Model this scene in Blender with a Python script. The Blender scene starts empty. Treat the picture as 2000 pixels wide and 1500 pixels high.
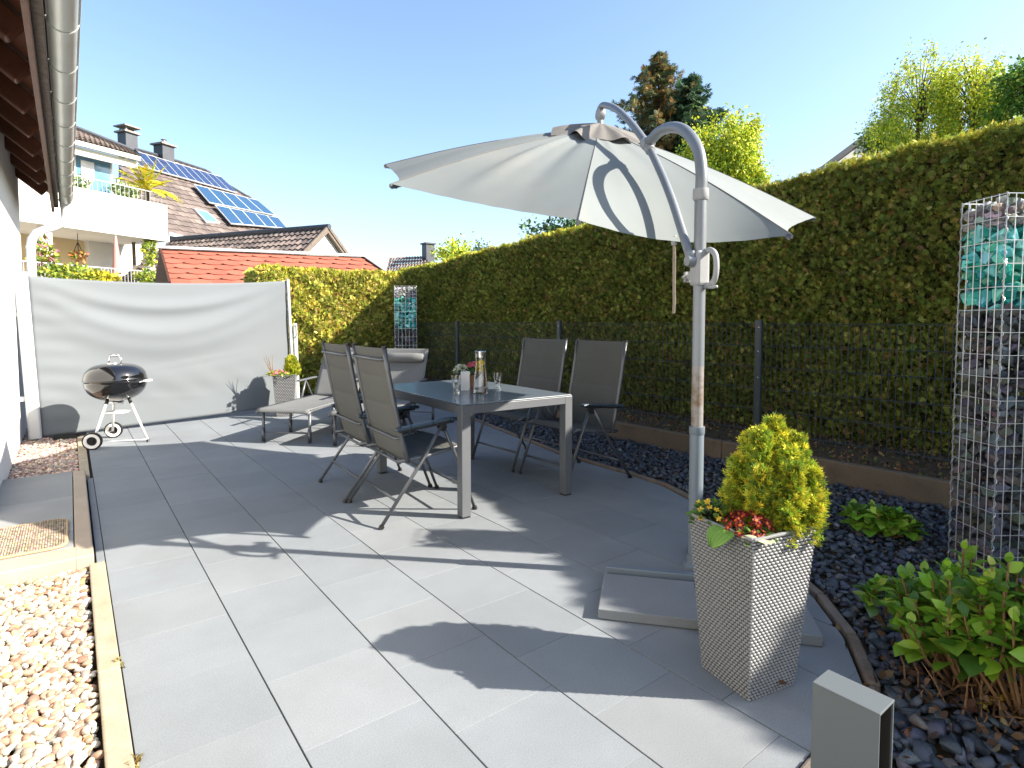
import bpy, math, random
import numpy as np
from mathutils import Vector, Matrix

# ------------------------------------------------------------------ camera, sky, sun, exposure
CAM_H = 1.27
YAW, PITCH, FPX = math.radians(37.4), math.radians(2.95), 1128.0   # focal length for a 2000 px wide picture
cam_d = bpy.data.cameras.new('camera'); cam = bpy.data.objects.new('camera', cam_d)
bpy.context.scene.collection.objects.link(cam)
cam.location = (0, 0, CAM_H)
cam.rotation_euler = (math.radians(90) - PITCH, 0, -YAW)
cam_d.sensor_width = 36.0; cam_d.lens = FPX / 2000 * 36
cam_d.shift_y = -(750 - 687) / 2000.0
cam_d.clip_start = 0.05; cam_d.clip_end = 2000
scene = bpy.context.scene; scene.camera = cam

SUN_EL, SUN_AZ = math.radians(32.5), math.radians(134.2)   # SUN_AZ: direction in which shadows fall, from +X
SUNDIR = Vector((math.cos(SUN_AZ) * math.cos(SUN_EL), math.sin(SUN_AZ) * math.cos(SUN_EL), -math.sin(SUN_EL)))
w = bpy.data.worlds.new('World'); scene.world = w; w.use_nodes = True
nt = w.node_tree; bg = nt.nodes['Background']
sky = nt.nodes.new('ShaderNodeTexSky'); sky.sky_type = 'NISHITA'; sky.sun_disc = False
sky.sun_elevation = SUN_EL; sky.sun_rotation = math.radians(135.8)
sky.altitude = 100; sky.air_density = 1.1; sky.dust_density = 1.5; sky.ozone_density = 2.2
nt.links.new(sky.outputs[0], bg.inputs[0]); bg.inputs[1].default_value = 0.098
sl = bpy.data.lights.new('sun', 'SUN'); sl.energy = 5.0; sl.angle = math.radians(0.5); sl.color = (1.0, 0.90, 0.765)
so = bpy.data.objects.new('sun', sl); scene.collection.objects.link(so)
so.rotation_euler = SUNDIR.to_track_quat('-Z', 'Y').to_euler(); so.location = (20, -20, 20)
scene.view_settings.view_transform = 'Standard'; scene.view_settings.look = 'None'
scene.view_settings.exposure = 1.75; scene.view_settings.gamma = 1.0
scene.render.engine = 'CYCLES'
scene.cycles.max_bounces = 8; scene.cycles.transparent_max_bounces = 16; scene.cycles.sample_clamp_indirect = 6.0
try: scene.cycles.use_denoising = True
except Exception: pass

RN = random.Random(7); NR = np.random.default_rng(11)
C0 = np.array([0, 0, CAM_H])
_f = np.array([math.sin(YAW) * math.cos(PITCH), math.cos(YAW) * math.cos(PITCH), -math.sin(PITCH)])
_r = np.array([math.cos(YAW), -math.sin(YAW), 0]); _u = np.cross(_r, _f)
def ray(x, y): return _f + _r * (x - 1000) / FPX - _u * (y - 687) / FPX
def on_z(x, y, z=0.0):                      # where a sight line meets a level plane
    d = ray(x, y); return C0 + d * ((z - CAM_H) / d[2])
def on_pl(x, y, p, n):                      # where a sight line meets any plane
    d = ray(x, y); return C0 + d * (np.dot(np.array(p) - C0, n) / np.dot(d, n))
def at_d(x, y, d): return C0 + ray(x, y) * d

# ------------------------------------------------------------------ materials
def mat(name, col, rough=0.6, metal=0.0, var=0.0, vscale=6.0, bump=0.0, bscale=60.0, spec=0.5, stain=None, sscale=1.2, samt=0.4,
        attr=None, trans=0.0, glass=0.0, ior=1.45, coat=0.0, detail=6.0, translucent=0.0, grain=0.0, gscale=400.0, smin=0.5, smax=0.7):
    m = bpy.data.materials.new(name); m.use_nodes = True
    t = m.node_tree; N = t.nodes; L = t.links
    b = N['Principled BSDF']; out = N['Material Output']
    b.inputs['Roughness'].default_value = rough; b.inputs['Metallic'].default_value = metal
    b.inputs['IOR'].default_value = ior
    b.inputs['Specular IOR Level'].default_value = spec
    if glass: b.inputs['Transmission Weight'].default_value = glass
    if coat: b.inputs['Coat Weight'].default_value = coat; b.inputs['Coat Roughness'].default_value = 0.05
    tc = N.new('ShaderNodeTexCoord')
    def noise(sc, det=detail, ro=0.6):
        n = N.new('ShaderNodeTexNoise'); n.inputs['Scale'].default_value = sc; n.inputs['Detail'].default_value = det
        n.inputs['Roughness'].default_value = ro; L.new(tc.outputs['Object'], n.inputs['Vector']); return n
    if attr:
        a = N.new('ShaderNodeAttribute'); a.attribute_name = attr; src = a.outputs['Color']
    else:
        rgb = N.new('ShaderNodeRGB'); rgb.outputs[0].default_value = (*col, 1); src = rgb.outputs[0]
    def vary(src, sc, amt):
        n = noise(sc); mr = N.new('ShaderNodeMapRange'); L.new(n.outputs['Fac'], mr.inputs[0])
        mr.inputs[1].default_value = 0.3; mr.inputs[2].default_value = 0.7
        mr.inputs[3].default_value = 1 - amt; mr.inputs[4].default_value = 1 + amt
        mx = N.new('ShaderNodeVectorMath'); mx.operation = 'SCALE'; L.new(src, mx.inputs[0]); L.new(mr.outputs[0], mx.inputs['Scale'])
        return mx.outputs[0]
    if var: src = vary(src, vscale, var)
    if grain: src = vary(src, gscale, grain)
    if stain:
        n = noise(sscale, 8, 0.65); mr = N.new('ShaderNodeMapRange'); L.new(n.outputs['Fac'], mr.inputs[0])
        mr.inputs[1].default_value = smin; mr.inputs[2].default_value = smax; mr.inputs[3].default_value = 0; mr.inputs[4].default_value = samt
        mx = N.new('ShaderNodeMix'); mx.data_type = 'RGBA'; L.new(mr.outputs[0], mx.inputs[0]); L.new(src, mx.inputs[6])
        mx.inputs[7].default_value = (*stain, 1); src = mx.outputs[2]
    L.new(src, b.inputs['Base Color'])
    if bump:
        n = noise(bscale, 5); bp = N.new('ShaderNodeBump'); bp.inputs['Strength'].default_value = min(1.0, bump)
        bp.inputs['Distance'].default_value = 0.4 / bscale; L.new(n.outputs['Fac'], bp.inputs['Height']); L.new(bp.outputs[0], b.inputs['Normal'])
    if translucent:
        tr = N.new('ShaderNodeBsdfTranslucent'); L.new(src, tr.inputs[0])
        ms = N.new('ShaderNodeMixShader'); ms.inputs[0].default_value = translucent
        L.new(b.outputs[0], ms.inputs[1]); L.new(tr.outputs[0], ms.inputs[2]); L.new(ms.outputs[0], out.inputs[0])
    return m
M = {}
def M_(k, *a, **kw): M[k] = mat(k, *a, **kw); return M[k]
M_('slab', (0.18, 0.19, 0.2), 0.85, attr='col', var=0.09, vscale=1.9, grain=0.18, gscale=240, bump=0.35, bscale=220, spec=0.3, stain=(0.135, 0.143, 0.15), sscale=0.8, samt=0.55, smin=0.5, smax=0.75)
M_('joint', (0.03, 0.029, 0.027), 0.95, var=0.3, vscale=30)
M_('grout', (0.290, 0.283, 0.269), 0.95)
M_('kerb_sand', (0.29, 0.255, 0.19), 0.9, var=0.15, vscale=9, grain=0.15, gscale=180, bump=0.5, bscale=120, stain=(0.22, 0.17, 0.1), sscale=5, samt=0.5)
M_('kerb_edge', (0.138, 0.117, 0.100), 0.9, var=0.25, vscale=9, grain=0.2, gscale=150, bump=0.5, bscale=90, stain=(0.207, 0.117, 0.062), sscale=3, samt=0.6)
M_('retain', (0.138, 0.103, 0.069), 0.9, var=0.2, vscale=5, grain=0.15, gscale=120, bump=0.5, bscale=60, stain=(0.048, 0.038, 0.028), sscale=2.5, samt=0.7)
M_('step_beige', (0.317, 0.262, 0.207), 0.85, var=0.1, vscale=5, grain=0.1, gscale=200, bump=0.3, bscale=120, stain=(0.228, 0.179, 0.131), sscale=3, samt=0.4)
M_('soil', (0.055, 0.04, 0.025), 0.95, var=0.35, vscale=14, bump=0.8, bscale=40)
M_('ground', (0.048, 0.059, 0.021), 0.95, var=0.3, vscale=0.8, bump=0.3, bscale=8)
M_('slate', (0.05, 0.055, 0.06), 0.6, attr='col', var=0.2, vscale=18, grain=0.2, gscale=160, bump=0.6, bscale=60, spec=0.5)
M_('pebble', (0.5, 0.4, 0.3), 0.7, attr='col', var=0.12, vscale=60, grain=0.15, gscale=500, bump=0.2, bscale=200)
M_('litter', (0.1, 0.06, 0.03), 0.9, attr='col', translucent=0.15)
M_('render_white', (0.66, 0.66, 0.64), 0.9, var=0.03, vscale=3, bump=0.45, bscale=160)
M_('render_cream', (0.538, 0.428, 0.262), 0.9, var=0.03, vscale=2, bump=0.2, bscale=60)
M_('render_far', (0.62, 0.61, 0.58), 0.9, var=0.03, vscale=1)
M_('brown_wood', (0.090, 0.031, 0.015), 0.5, var=0.25, vscale=12, bump=0.3, bscale=50)
M_('fascia_wood', (0.131, 0.110, 0.093), 0.85, var=0.35, vscale=22, bump=0.6, bscale=80)
M_('zinc', (0.42, 0.445, 0.43), 0.42, 0.55, var=0.12, vscale=5, stain=(0.30, 0.31, 0.27), sscale=2.5, samt=0.6)
M_('zinc_light', (0.62, 0.65, 0.66), 0.5, 0.3, var=0.05, vscale=5)
M_('dark_metal', (0.024, 0.024, 0.024), 0.5, 0.3)
M_('alu_white', (0.45, 0.47, 0.49), 0.45, 0.15, var=0.03, vscale=4)
M_('screen_fabric', (0.140, 0.160, 0.178), 0.85, var=0.02, vscale=2, bump=0.12, bscale=500, translucent=0.12, stain=(0.152, 0.166, 0.172), sscale=1.3, samt=0.25)
M_('black_enamel', (0.006, 0.006, 0.007), 0.06, spec=0.6, coat=1.0)
M_('chrome', (0.6, 0.61, 0.62), 0.22, 0.9)
M_('white_metal', (0.72, 0.72, 0.71), 0.4, 0.4)
M_('plastic_black', (0.010, 0.010, 0.011), 0.5)
M_('plastic_white', (0.75, 0.74, 0.72), 0.4)
M_('frame_grey', (0.10, 0.108, 0.12), 0.35, 0.5, var=0.05, vscale=8)
M_('table_grey', (0.125, 0.135, 0.15), 0.45, 0.4, var=0.04, vscale=6)
M_('arm_blue', (0.024, 0.041, 0.062), 0.4)
M_('textilene', (0.085, 0.088, 0.083), 0.8, grain=0.25, gscale=420, bump=0.4, bscale=420, var=0.05, vscale=5, translucent=0.08)
M_('lounger_cloth', (0.135, 0.142, 0.145), 0.8, grain=0.15, gscale=420, bump=0.4, bscale=420, var=0.05, vscale=5, translucent=0.08)
M_('table_glass', (0.10, 0.125, 0.15), 0.32, spec=0.5, coat=0.45, var=0.15, vscale=7, detail=3)
M_('canopy', (0.155, 0.178, 0.182), 0.9, var=0.04, vscale=3, bump=0.1, bscale=300, translucent=0.07, stain=(0.235, 0.225, 0.20), sscale=0.9, samt=0.5, smin=0.5, smax=0.7)
M_('canopy_cap', (0.155, 0.150, 0.142), 0.9, var=0.15, vscale=9, bump=0.2, bscale=120, translucent=0.1)
M_('pole_paint', (0.172, 0.190, 0.210), 0.38, 0.3, var=0.06, vscale=6)
M_('pole_sleeve', (0.131, 0.162, 0.193), 0.45, 0.1, var=0.04, vscale=5)
M_('pole_worn', (0.228, 0.221, 0.214), 0.5, 0.3, var=0.12, vscale=10, stain=(0.138, 0.083, 0.041), sscale=9, samt=0.9, smin=0.48, smax=0.62)
M_('pale_plastic', (0.255, 0.265, 0.275), 0.5, var=0.06, vscale=14)
M_('strap', (0.248, 0.214, 0.172), 0.9, var=0.2, vscale=40)
M_('wicker', (0.18, 0.187, 0.197), 0.42, spec=0.4, var=0.05, vscale=20)
M_('wicker_core', (0.034, 0.033, 0.031), 0.8)
M_('potting', (0.021, 0.014, 0.010), 0.95, bump=0.8, bscale=60)
M_('galv', (0.62, 0.64, 0.66), 0.35, 0.75, var=0.1, vscale=20)
M_('fence_dark', (0.05, 0.062, 0.07), 0.45, 0.2)
M_('leaf', (0.1, 0.2, 0.05), 0.55, attr='col', translucent=0.3, spec=0.35)
M_('leaf_gloss', (0.1, 0.2, 0.05), 0.38, attr='col', translucent=0.22, spec=0.5)
M_('leaf_thuja', (0.1, 0.2, 0.05), 0.7, attr='col', translucent=0.22, spec=0.2)
M_('petal', (0.5, 0.1, 0.1), 0.7, attr='col', translucent=0.25)
M_('hedge_core', (0.030, 0.026, 0.012), 0.95, var=0.5, vscale=16, bump=0.8, bscale=20)
M_('bark', (0.10, 0.07, 0.05), 0.9, var=0.3, vscale=12, bump=0.6, bscale=30)
M_('stem', (0.18, 0.10, 0.045), 0.8, var=0.2, vscale=30)
M_('bollard_grey', (0.085, 0.10, 0.112), 0.6, 0.0, spec=0.25, grain=0.05, gscale=700, bump=0.12, bscale=700)
M_('tile_brown', (0.22, 0.165, 0.14), 0.75, attr='col', var=0.2, vscale=3, bump=0.2, bscale=30)
M_('tile_brown_deck', (0.12, 0.095, 0.085), 0.85, var=0.25, vscale=5)
M_('shingle_red', (0.248, 0.069, 0.045), 0.95, attr='col', grain=0.14, gscale=160, var=0.08, vscale=3)
M_('shed_wood', (0.048, 0.017, 0.010), 0.8, var=0.3, vscale=8)
M_('slate_cladding', (0.041, 0.048, 0.062), 0.5, var=0.2, vscale=4)
M_('panel_dark', (0.021, 0.038, 0.097), 0.12, spec=0.9, coat=0.6, var=0.3, vscale=9, detail=2)
M_('panel_blue', (0.022, 0.062, 0.13), 0.08, spec=0.9, coat=0.8)
M_('window_glass', (0.10, 0.22, 0.34), 0.05, spec=0.9, coat=0.6)  # blue base colour paints reflected sky into the panes
M_('curtain', (0.75, 0.76, 0.78), 0.9)
M_('jute', (0.3, 0.22, 0.14), 0.95, attr='col', grain=0.3, gscale=260, bump=0.5, bscale=200)
M_('paper_white', (0.82, 0.82, 0.82), 0.6)
M_('glass', (1, 1, 1), 0.0, glass=1.0, ior=1.45)
M_('water', (0.98, 0.99, 1), 0.0, glass=1.0, ior=1.33)
M_('lemon', (0.85, 0.60, 0.02), 0.5)
M_('gabion_glass', (0.02, 0.38, 0.31), 0.12, attr='col', spec=0.9, glass=0.25, ior=1.5)
M_('mark', (0.152, 0.166, 0.166), 0.6)
M_('pink_cloth', (0.483, 0.228, 0.207), 0.9)
M_('terracotta', (0.193, 0.090, 0.055), 0.8, var=0.15, vscale=10)

# ------------------------------------------------------------------ objects
COL = scene.collection; ROOT = {}
def tag(o, label, cat=None, group=None, kind=None):
    if label: o['label'] = label
    if cat: o['category'] = cat
    if group: o['group'] = group
    if kind: o['kind'] = kind
    return o
def empty(name, loc=(0, 0, 0), rz=0.0):
    o = bpy.data.objects.new(name, None); COL.objects.link(o); o.location = loc; o.rotation_euler = (0, 0, rz)
    o.empty_display_size = 0.1; ROOT[o.name] = Vector(loc); return o
def link_mesh(name, me, mats, parent=None, world=True, smooth=False, bevel=0.0, angle=None):
    for m in (mats if isinstance(mats, (list, tuple)) else [mats]): me.materials.append(M[m] if isinstance(m, str) else m)
    o = bpy.data.objects.new(name, me); COL.objects.link(o)
    if parent is not None:
        o.parent = parent; off = ROOT.get(parent.name, Vector((0, 0, 0))); ROOT[o.name] = off
        if world and off.length > 0: me.transform(Matrix.Translation(-off))
    if smooth:
        me.polygons.foreach_set('use_smooth', [True] * len(me.polygons))
        if angle: 
            try: me.set_sharp_from_angle(angle=math.radians(angle))
            except Exception: pass
    if bevel:
        bm = o.modifiers.new('bevel', 'BEVEL'); bm.width = bevel; bm.segments = 2; bm.limit_method = 'ANGLE'; bm.angle_limit = math.radians(40)
    return o
def kids(o): return [c for c in bpy.data.objects if c.parent == o]
def copy_tree(o, parent=None):
    c = o.copy(); COL.objects.link(c); ROOT[c.name] = ROOT.get(o.name, Vector((0, 0, 0)))
    if parent is not None: c.parent = parent
    for ch in kids(o): copy_tree(ch, c)
    return c
def rotz(a): return np.array([[math.cos(a), -math.sin(a), 0], [math.sin(a), math.cos(a), 0], [0, 0, 1.0]])
def frame_to(d, up=(0, 0, 1)):
    d = np.array(d, float); d /= np.linalg.norm(d) + 1e-12
    u = np.array(up, float)
    if abs(np.dot(d, u)) > 0.98: u = np.array([1.0, 0, 0])
    a = np.cross(u, d); a /= np.linalg.norm(a); b = np.cross(d, a); return a, b, d
class MB:
    def __init__(s): s.V = []; s.F = []; s.MI = []; s.C = []; s.mi = 0; s.col = None
    def add(s, vs, fs):
        k = len(s.V); s.V += [tuple(map(float, v)) for v in vs]
        for f in fs: s.F.append(tuple(i + k for i in f)); s.MI.append(s.mi)
        s.C += [s.col or (1, 1, 1)] * len(vs); return s
    def box(s, c, size, ax=None):
        hx, hy, hz = [q / 2 for q in size]; c = np.array(c, float)
        A = np.eye(3) if ax is None else np.array(ax, float)
        vs = [c + A[0] * x * hx + A[1] * y * hy + A[2] * z * hz for z in (-1, 1) for y in (-1, 1) for x in (-1, 1)]
        return s.add(vs, [(0, 2, 3, 1), (4, 5, 7, 6), (0, 1, 5, 4), (2, 6, 7, 3), (0, 4, 6, 2), (1, 3, 7, 5)])
    def bar(s, p, q, w, h, up=(0, 0, 1)):
        p = np.array(p, float); q = np.array(q, float); a, b, d = frame_to(q - p, up)
        return s.box((p + q) / 2, (w, h, np.linalg.norm(q - p)), (a, b, d))
    def tube(s, pts, r, n=10, cap=True, sx=1.0, up=(0, 0, 1)):
        P = [np.array(p, float) for p in pts]; m = len(P)
        R = r if isinstance(r, (list, tuple)) else [r] * m; vs = []; pa = None
        for i in range(m):
            d = P[min(i + 1, m - 1)] - P[max(i - 1, 0)]; a, b, d = frame_to(d, up)
            if pa is not None:
                a = pa - d * np.dot(pa, d); a /= np.linalg.norm(a) + 1e-12; b = np.cross(d, a)
            pa = a
            for k in range(n):
                t = 2 * math.pi * k / n; vs.append(P[i] + a * math.cos(t) * R[i] * sx + b * math.sin(t) * R[i])
        fs = [(i * n + k, i * n + (k + 1) % n, (i + 1) * n + (k + 1) % n, (i + 1) * n + k) for i in range(m - 1) for k in range(n)]
        if cap: fs += [tuple(range(n))[::-1], tuple((m - 1) * n + k for k in range(n))]
        return s.add(vs, fs)
    def lathe(s, prof, c=(0, 0, 0), n=32, ax=None, cap=False):
        A = np.eye(3) if ax is None else np.array(ax, float); c = np.array(c, float); vs = []
        for r, z in prof:
            for k in range(n):
                t = 2 * math.pi * k / n; vs.append(c + A[0] * r * math.cos(t) + A[1] * r * math.sin(t) + A[2] * z)
        m = len(prof)
        fs = [(i * n + k, i * n + (k + 1) % n, (i + 1) * n + (k + 1) % n, (i + 1) * n + k) for i in range(m - 1) for k in range(n)]
        if cap: fs += [tuple(range(n))[::-1], tuple((m - 1) * n + k for k in range(n))]
        return s.add(vs, fs)
    def grid(s, fn, nu, nv):
        vs = [fn(i / nu, j / nv) for j in range(nv + 1) for i in range(nu + 1)]
        return s.add(vs, [(j * (nu + 1) + i, j * (nu + 1) + i + 1, (j + 1) * (nu + 1) + i + 1, (j + 1) * (nu + 1) + i) for j in range(nv) for i in range(nu)])
    def prism(s, poly, off):
        n = len(poly); off = np.array(off, float); P = [np.array(p, float) for p in poly]
        return s.add(P + [p + off for p in P], [tuple(range(n))[::-1], tuple(range(n, 2 * n))] + [(i, (i + 1) % n, n + (i + 1) % n, n + i) for i in range(n)])
    def build(s, name, mats, parent=None, **kw):
        me = bpy.data.meshes.new(name); me.from_pydata(s.V, [], s.F)
        me.polygons.foreach_set('material_index', s.MI)
        if s.col is not None:
            a = me.color_attributes.new('col', 'FLOAT_COLOR', 'POINT')
            a.data.foreach_set('color', np.array([(*c, 1) for c in s.C], np.float32).ravel())
        return link_mesh(name, me, mats, parent, **kw)
def fast_mesh(name, V, faces_k, F, colr, mats, parent=None, smooth=False):
    """V (n,3), F (m,k) index array, colr (n,3)"""
    me = bpy.data.meshes.new(name); n = len(V); m = len(F)
    me.vertices.add(n); me.vertices.foreach_set('co', V.astype(np.float32).ravel())
    me.loops.add(m * faces_k); me.loops.foreach_set('vertex_index', F.astype(np.int32).ravel())
    me.polygons.add(m); me.polygons.foreach_set('loop_start', np.arange(0, m * faces_k, faces_k, dtype=np.int32))
    try: me.polygons.foreach_set('loop_total', np.full(m, faces_k, dtype=np.int32))
    except Exception: pass
    me.update(calc_edges=True)
    a = me.color_attributes.new('col', 'FLOAT_COLOR', 'POINT')
    a.data.foreach_set('color', np.hstack([colr, np.ones((n, 1))]).astype(np.float32).ravel())
    return link_mesh(name, me, mats, parent, world=False, smooth=smooth)
def rand_rot(n, tilt=None, rng=NR):
    q = rng.normal(size=(n, 4)); q /= np.linalg.norm(q, axis=1)[:, None]; a, b, c, d = q.T
    return np.stack([1 - 2 * (c * c + d * d), 2 * (b * c - a * d), 2 * (b * d + a * c), 2 * (b * c + a * d), 1 - 2 * (b * b + d * d), 2 * (c * d - a * b),
                     2 * (b * d - a * c), 2 * (c * d + a * b), 1 - 2 * (b * b + c * c)], 1).reshape(n, 3, 3)
def rots_from_dirs(D, roll, ):
    """columns: local x = side, y = D (growth), z = normal"""
    D = D / (np.linalg.norm(D, axis=1)[:, None] + 1e-9)
    ref = np.where(np.abs(D[:, 2:3]) > 0.95, np.array([[1.0, 0, 0]]), np.array([[0, 0, 1.0]]))
    X = np.cross(D, ref); X /= np.linalg.norm(X, axis=1)[:, None] + 1e-9; Z = np.cross(X, D)
    c, s_ = np.cos(roll)[:, None], np.sin(roll)[:, None]
    X2 = X * c + Z * s_; Z2 = -X * s_ + Z * c
    return np.stack([X2, D, Z2], axis=2)
def inst(name, tv, tf, P, R, S, colr, mats, parent=None, smooth=False, tcol=None):
    tv = np.array(tv, float); tf = np.array(tf); n = len(P); k = len(tv)
    S = np.asarray(S, float); S = S[:, None, None] if S.ndim == 1 else S[:, None, :]
    V = np.einsum('nij,nkj->nki', R, tv[None] * S) + P[:, None, :]
    F = (tf[None] + (np.arange(n) * k)[:, None, None]).reshape(-1, tf.shape[1])
    Cc = np.repeat(colr, k, axis=0)
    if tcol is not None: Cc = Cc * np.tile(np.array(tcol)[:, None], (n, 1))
    return fast_mesh(name, V.reshape(-1, 3), tf.shape[1], F, Cc, mats, parent, smooth)
def mixcol(n, cols, wts, jit=0.15, rng=NR):
    c = np.array(cols)[rng.choice(len(cols), n, p=np.array(wts) / sum(wts))]
    return np.clip(c * (1 + rng.normal(size=(n, 1)) * jit) * (1 + rng.normal(size=(n, 3)) * jit * 0.3), 0.002, 0.95)
def fan(nl=5, spread=1.3, w=0.105):
    """a flat scale-leaf spray: narrow kite leaflets fanning from a stalk, unit length"""
    V = []; F = []
    for i in range(nl):
        a = (i / (nl - 1) - 0.5) * spread; l = 1.0 - 0.35 * abs(a) / (spread / 2); base = 0.25 * abs(i - (nl - 1) / 2) / ((nl - 1) / 2) * 0
        d = np.array([math.sin(a), math.cos(a)]); s_ = np.array([d[1], -d[0]]); z = 0.05 * (i % 2)
        p0 = d * base; k = len(V)
        for q, zz in ((p0, 0), (p0 + d * l * 0.55 + s_ * w, z), (d * l, -0.08), (p0 + d * l * 0.55 - s_ * w, z)): V.append((q[0], q[1], zz))
        F.append((k, k + 1, k + 2, k + 3))
    return V, F
def frond(pairs=4, la=0.42, w=0.055):
    """a feathery scale-leaf shoot: narrow leaflets in pairs along a stalk, unit length"""
    V = []; F = []
    def kite(p, d, l, z):
        s_ = (d[1], -d[0]); k = len(V)
        for a, b, zz in ((0, 0, 0), (.5, w, z), (1, 0, -.06), (.5, -w, z)): V.append((p[0] + d[0] * l * a + s_[0] * b, p[1] + d[1] * l * a + s_[1] * b, zz))
        F.append((k, k + 1, k + 2, k + 3))
    kite((0, 0), (0, 1), 1.0, 0.03)
    for i in range(pairs):
        y = 0.12 + 0.62 * i / pairs; l = la * (1 - 0.45 * abs(i / pairs - 0.35))
        for sg in (-1, 1): kite((0, y + 0.03 * sg), (sg * 0.72, 0.69), l, 0.05 * (1 if i % 2 else -1))
    return V, F
FROND = frond(); FROND3 = frond(3, 0.5, 0.075)
FAN5 = fan(5); FAN3 = fan(3, 1.0, 0.2); FAN7 = fan(7, 1.7, 0.11)
LEAFQ = ([(0, 0, 0), (0.27, 0.3, 0.07), (0.30, 0.62, 0.05), (0, 1, -0.1), (-0.30, 0.62, 0.05), (-0.27, 0.3, 0.07)], [(0, 1, 2, 3), (0, 3, 4, 5)])

# ------------------------------------------------------------------ setting: ground, patio, beds
def lump(x, y, s=1.0, seed=0.0):
    return (math.sin(x * 2.1 * s + seed) * math.cos(y * 1.7 * s + seed * 1.3) + 0.6 * math.sin(x * 4.3 * s + y * 3.1 * s + seed) + 0.4 * math.sin(x * 9.7 * s - y * 8.3 * s + seed * 2)) / 2.0
g_ = MB(); g_.add([(-400, -400, -0.09), (400, -400, -0.09), (400, 400, -0.09), (-400, 400, -0.09)], [(0, 1, 2, 3)])
tag(g_.build('ground', 'ground'), None, kind='structure')
EDGE = [(0.9, 0.71), (1.66, 0.765), (2.167, 0.803), (2.45, 0.99), (2.70, 1.226), (3.02, 1.66), (3.30, 2.10), (3.49, 2.475), (3.62, 2.80), (3.66, 3.12), (3.69, 4.02), (4.11, 6.14), (4.55, 8.4)]
def edge_x(y):
    for (x0, y0), (x1, y1) in zip(EDGE, EDGE[1:]):
        if y0 <= y <= y1: return x0 + (x1 - x0) * (y - y0) / (y1 - y0 + 1e-9)
    return 9 if y > 8.4 else -9
def clip(poly, a, b):                        # keep what lies left of a->b
    out = []; ax, ay = a; bx, by = b
    sd = lambda p: (bx - ax) * (p[1] - ay) - (by - ay) * (p[0] - ax)
    for i, p in enumerate(poly):
        q = poly[(i + 1) % len(poly)]; sp, sq = sd(p), sd(q)
        if sp >= 0: out.append(p)
        if (sp >= 0) != (sq >= 0): t = sp / (sp - sq); out.append((p[0] + (q[0] - p[0]) * t, p[1] + (q[1] - p[1]) * t))
    return out
def slab_poly(mb, poly, z0, z1, bev=0.004):
    cx = sum(p[0] for p in poly) / len(poly); cy = sum(p[1] for p in poly) / len(poly); n = len(poly)
    ins = [(p[0] + (cx - p[0]) / max(0.02, math.hypot(cx - p[0], cy - p[1])) * bev * 1.4, p[1] + (cy - p[1]) / max(0.02, math.hypot(cx - p[0], cy - p[1])) * bev * 1.4) for p in poly]
    vs = [(x, y, z0) for x, y in poly] + [(x, y, z1 - bev) for x, y in poly] + [(x, y, z1) for x, y in ins]
    fs = [tuple(2 * n + i for i in range(n))] + [(i, (i + 1) % n, n + (i + 1) % n, n + i) for i in range(n)] + [(n + i, n + (i + 1) % n, 2 * n + (i + 1) % n, 2 * n + i) for i in range(n)]
    mb.add(vs, fs)
base = MB(); base.add([(0.045, -1.5, -0.022), (0.9, -1.5, -0.022)] + [(x, y, -0.022) for x, y in EDGE] + [(4.6, 10.4, -0.022), (0.045, 10.4, -0.022)],
                      [tuple(range(len(EDGE) + 4))])
tag(base.build('patio_joints', 'joint'), None, kind='structure')
pat = MB(); pat.col = (1, 1, 1); PX, PY = 0.3975, 0.41
def area(p): return abs(sum(p[i][0] * p[(i + 1) % len(p)][1] - p[(i + 1) % len(p)][0] * p[i][1] for i in range(len(p)))) / 2
for c in range(0, 12):
    x0 = 0.113 + c * PX; x1 = x0 + PX - (0.005 if c < 14 else 0)
    off = 1.885 + (c % 2) * 0.205 - 8 * PY
    for r in range(0, 32):
        y0 = off + r * PY + RN.uniform(-0.001, 0.001); y1 = y0 + PY - 0.0016
        if y0 > 9.6: continue
        poly = [(x0, y0), (x1, y0), (x1, y1), (x0, y1)]; cy = (y0 + y1) / 2
        for (a, b) in zip(EDGE, EDGE[1:]):
            if a == EDGE[0] and cy > 1.6: continue
            if a[1] < 4.02 and cy > 4.1: continue
            if a[1] >= 4.02 and cy < 4.1: continue
            if a[1] == 6.14 and cy < 6.2: continue
            if a[1] == 4.02 and cy > 6.2: continue
            if poly: poly = clip(poly, (a[0] - 0.012, a[1]), (b[0] - 0.012, b[1]))
        if not poly or len(poly) < 3 or area(poly) < 0.004: continue
        k = RN.gauss(0, 0.0055); wmt = RN.gauss(0, 0.001)
        pat.col = (0.168 + k + wmt, 0.187 + k, 0.206 + k - wmt)
        slab_poly(pat, poly, -0.035, RN.uniform(-0.0006, 0.0006), 0.0008)
for y0 in np.arange(3.72, 5.75, 0.6):        # narrow cut strip beside the step
    pat.col = (0.16, 0.18, 0.2); slab_poly(pat, [(0.074, y0), (0.109, y0), (0.109, min(5.78, y0 + 0.597)), (0.074, min(5.78, y0 + 0.597))], -0.035, -0.001, 0.0015)
tag(pat.build('patio', 'slab'), None, kind='structure')

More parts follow.
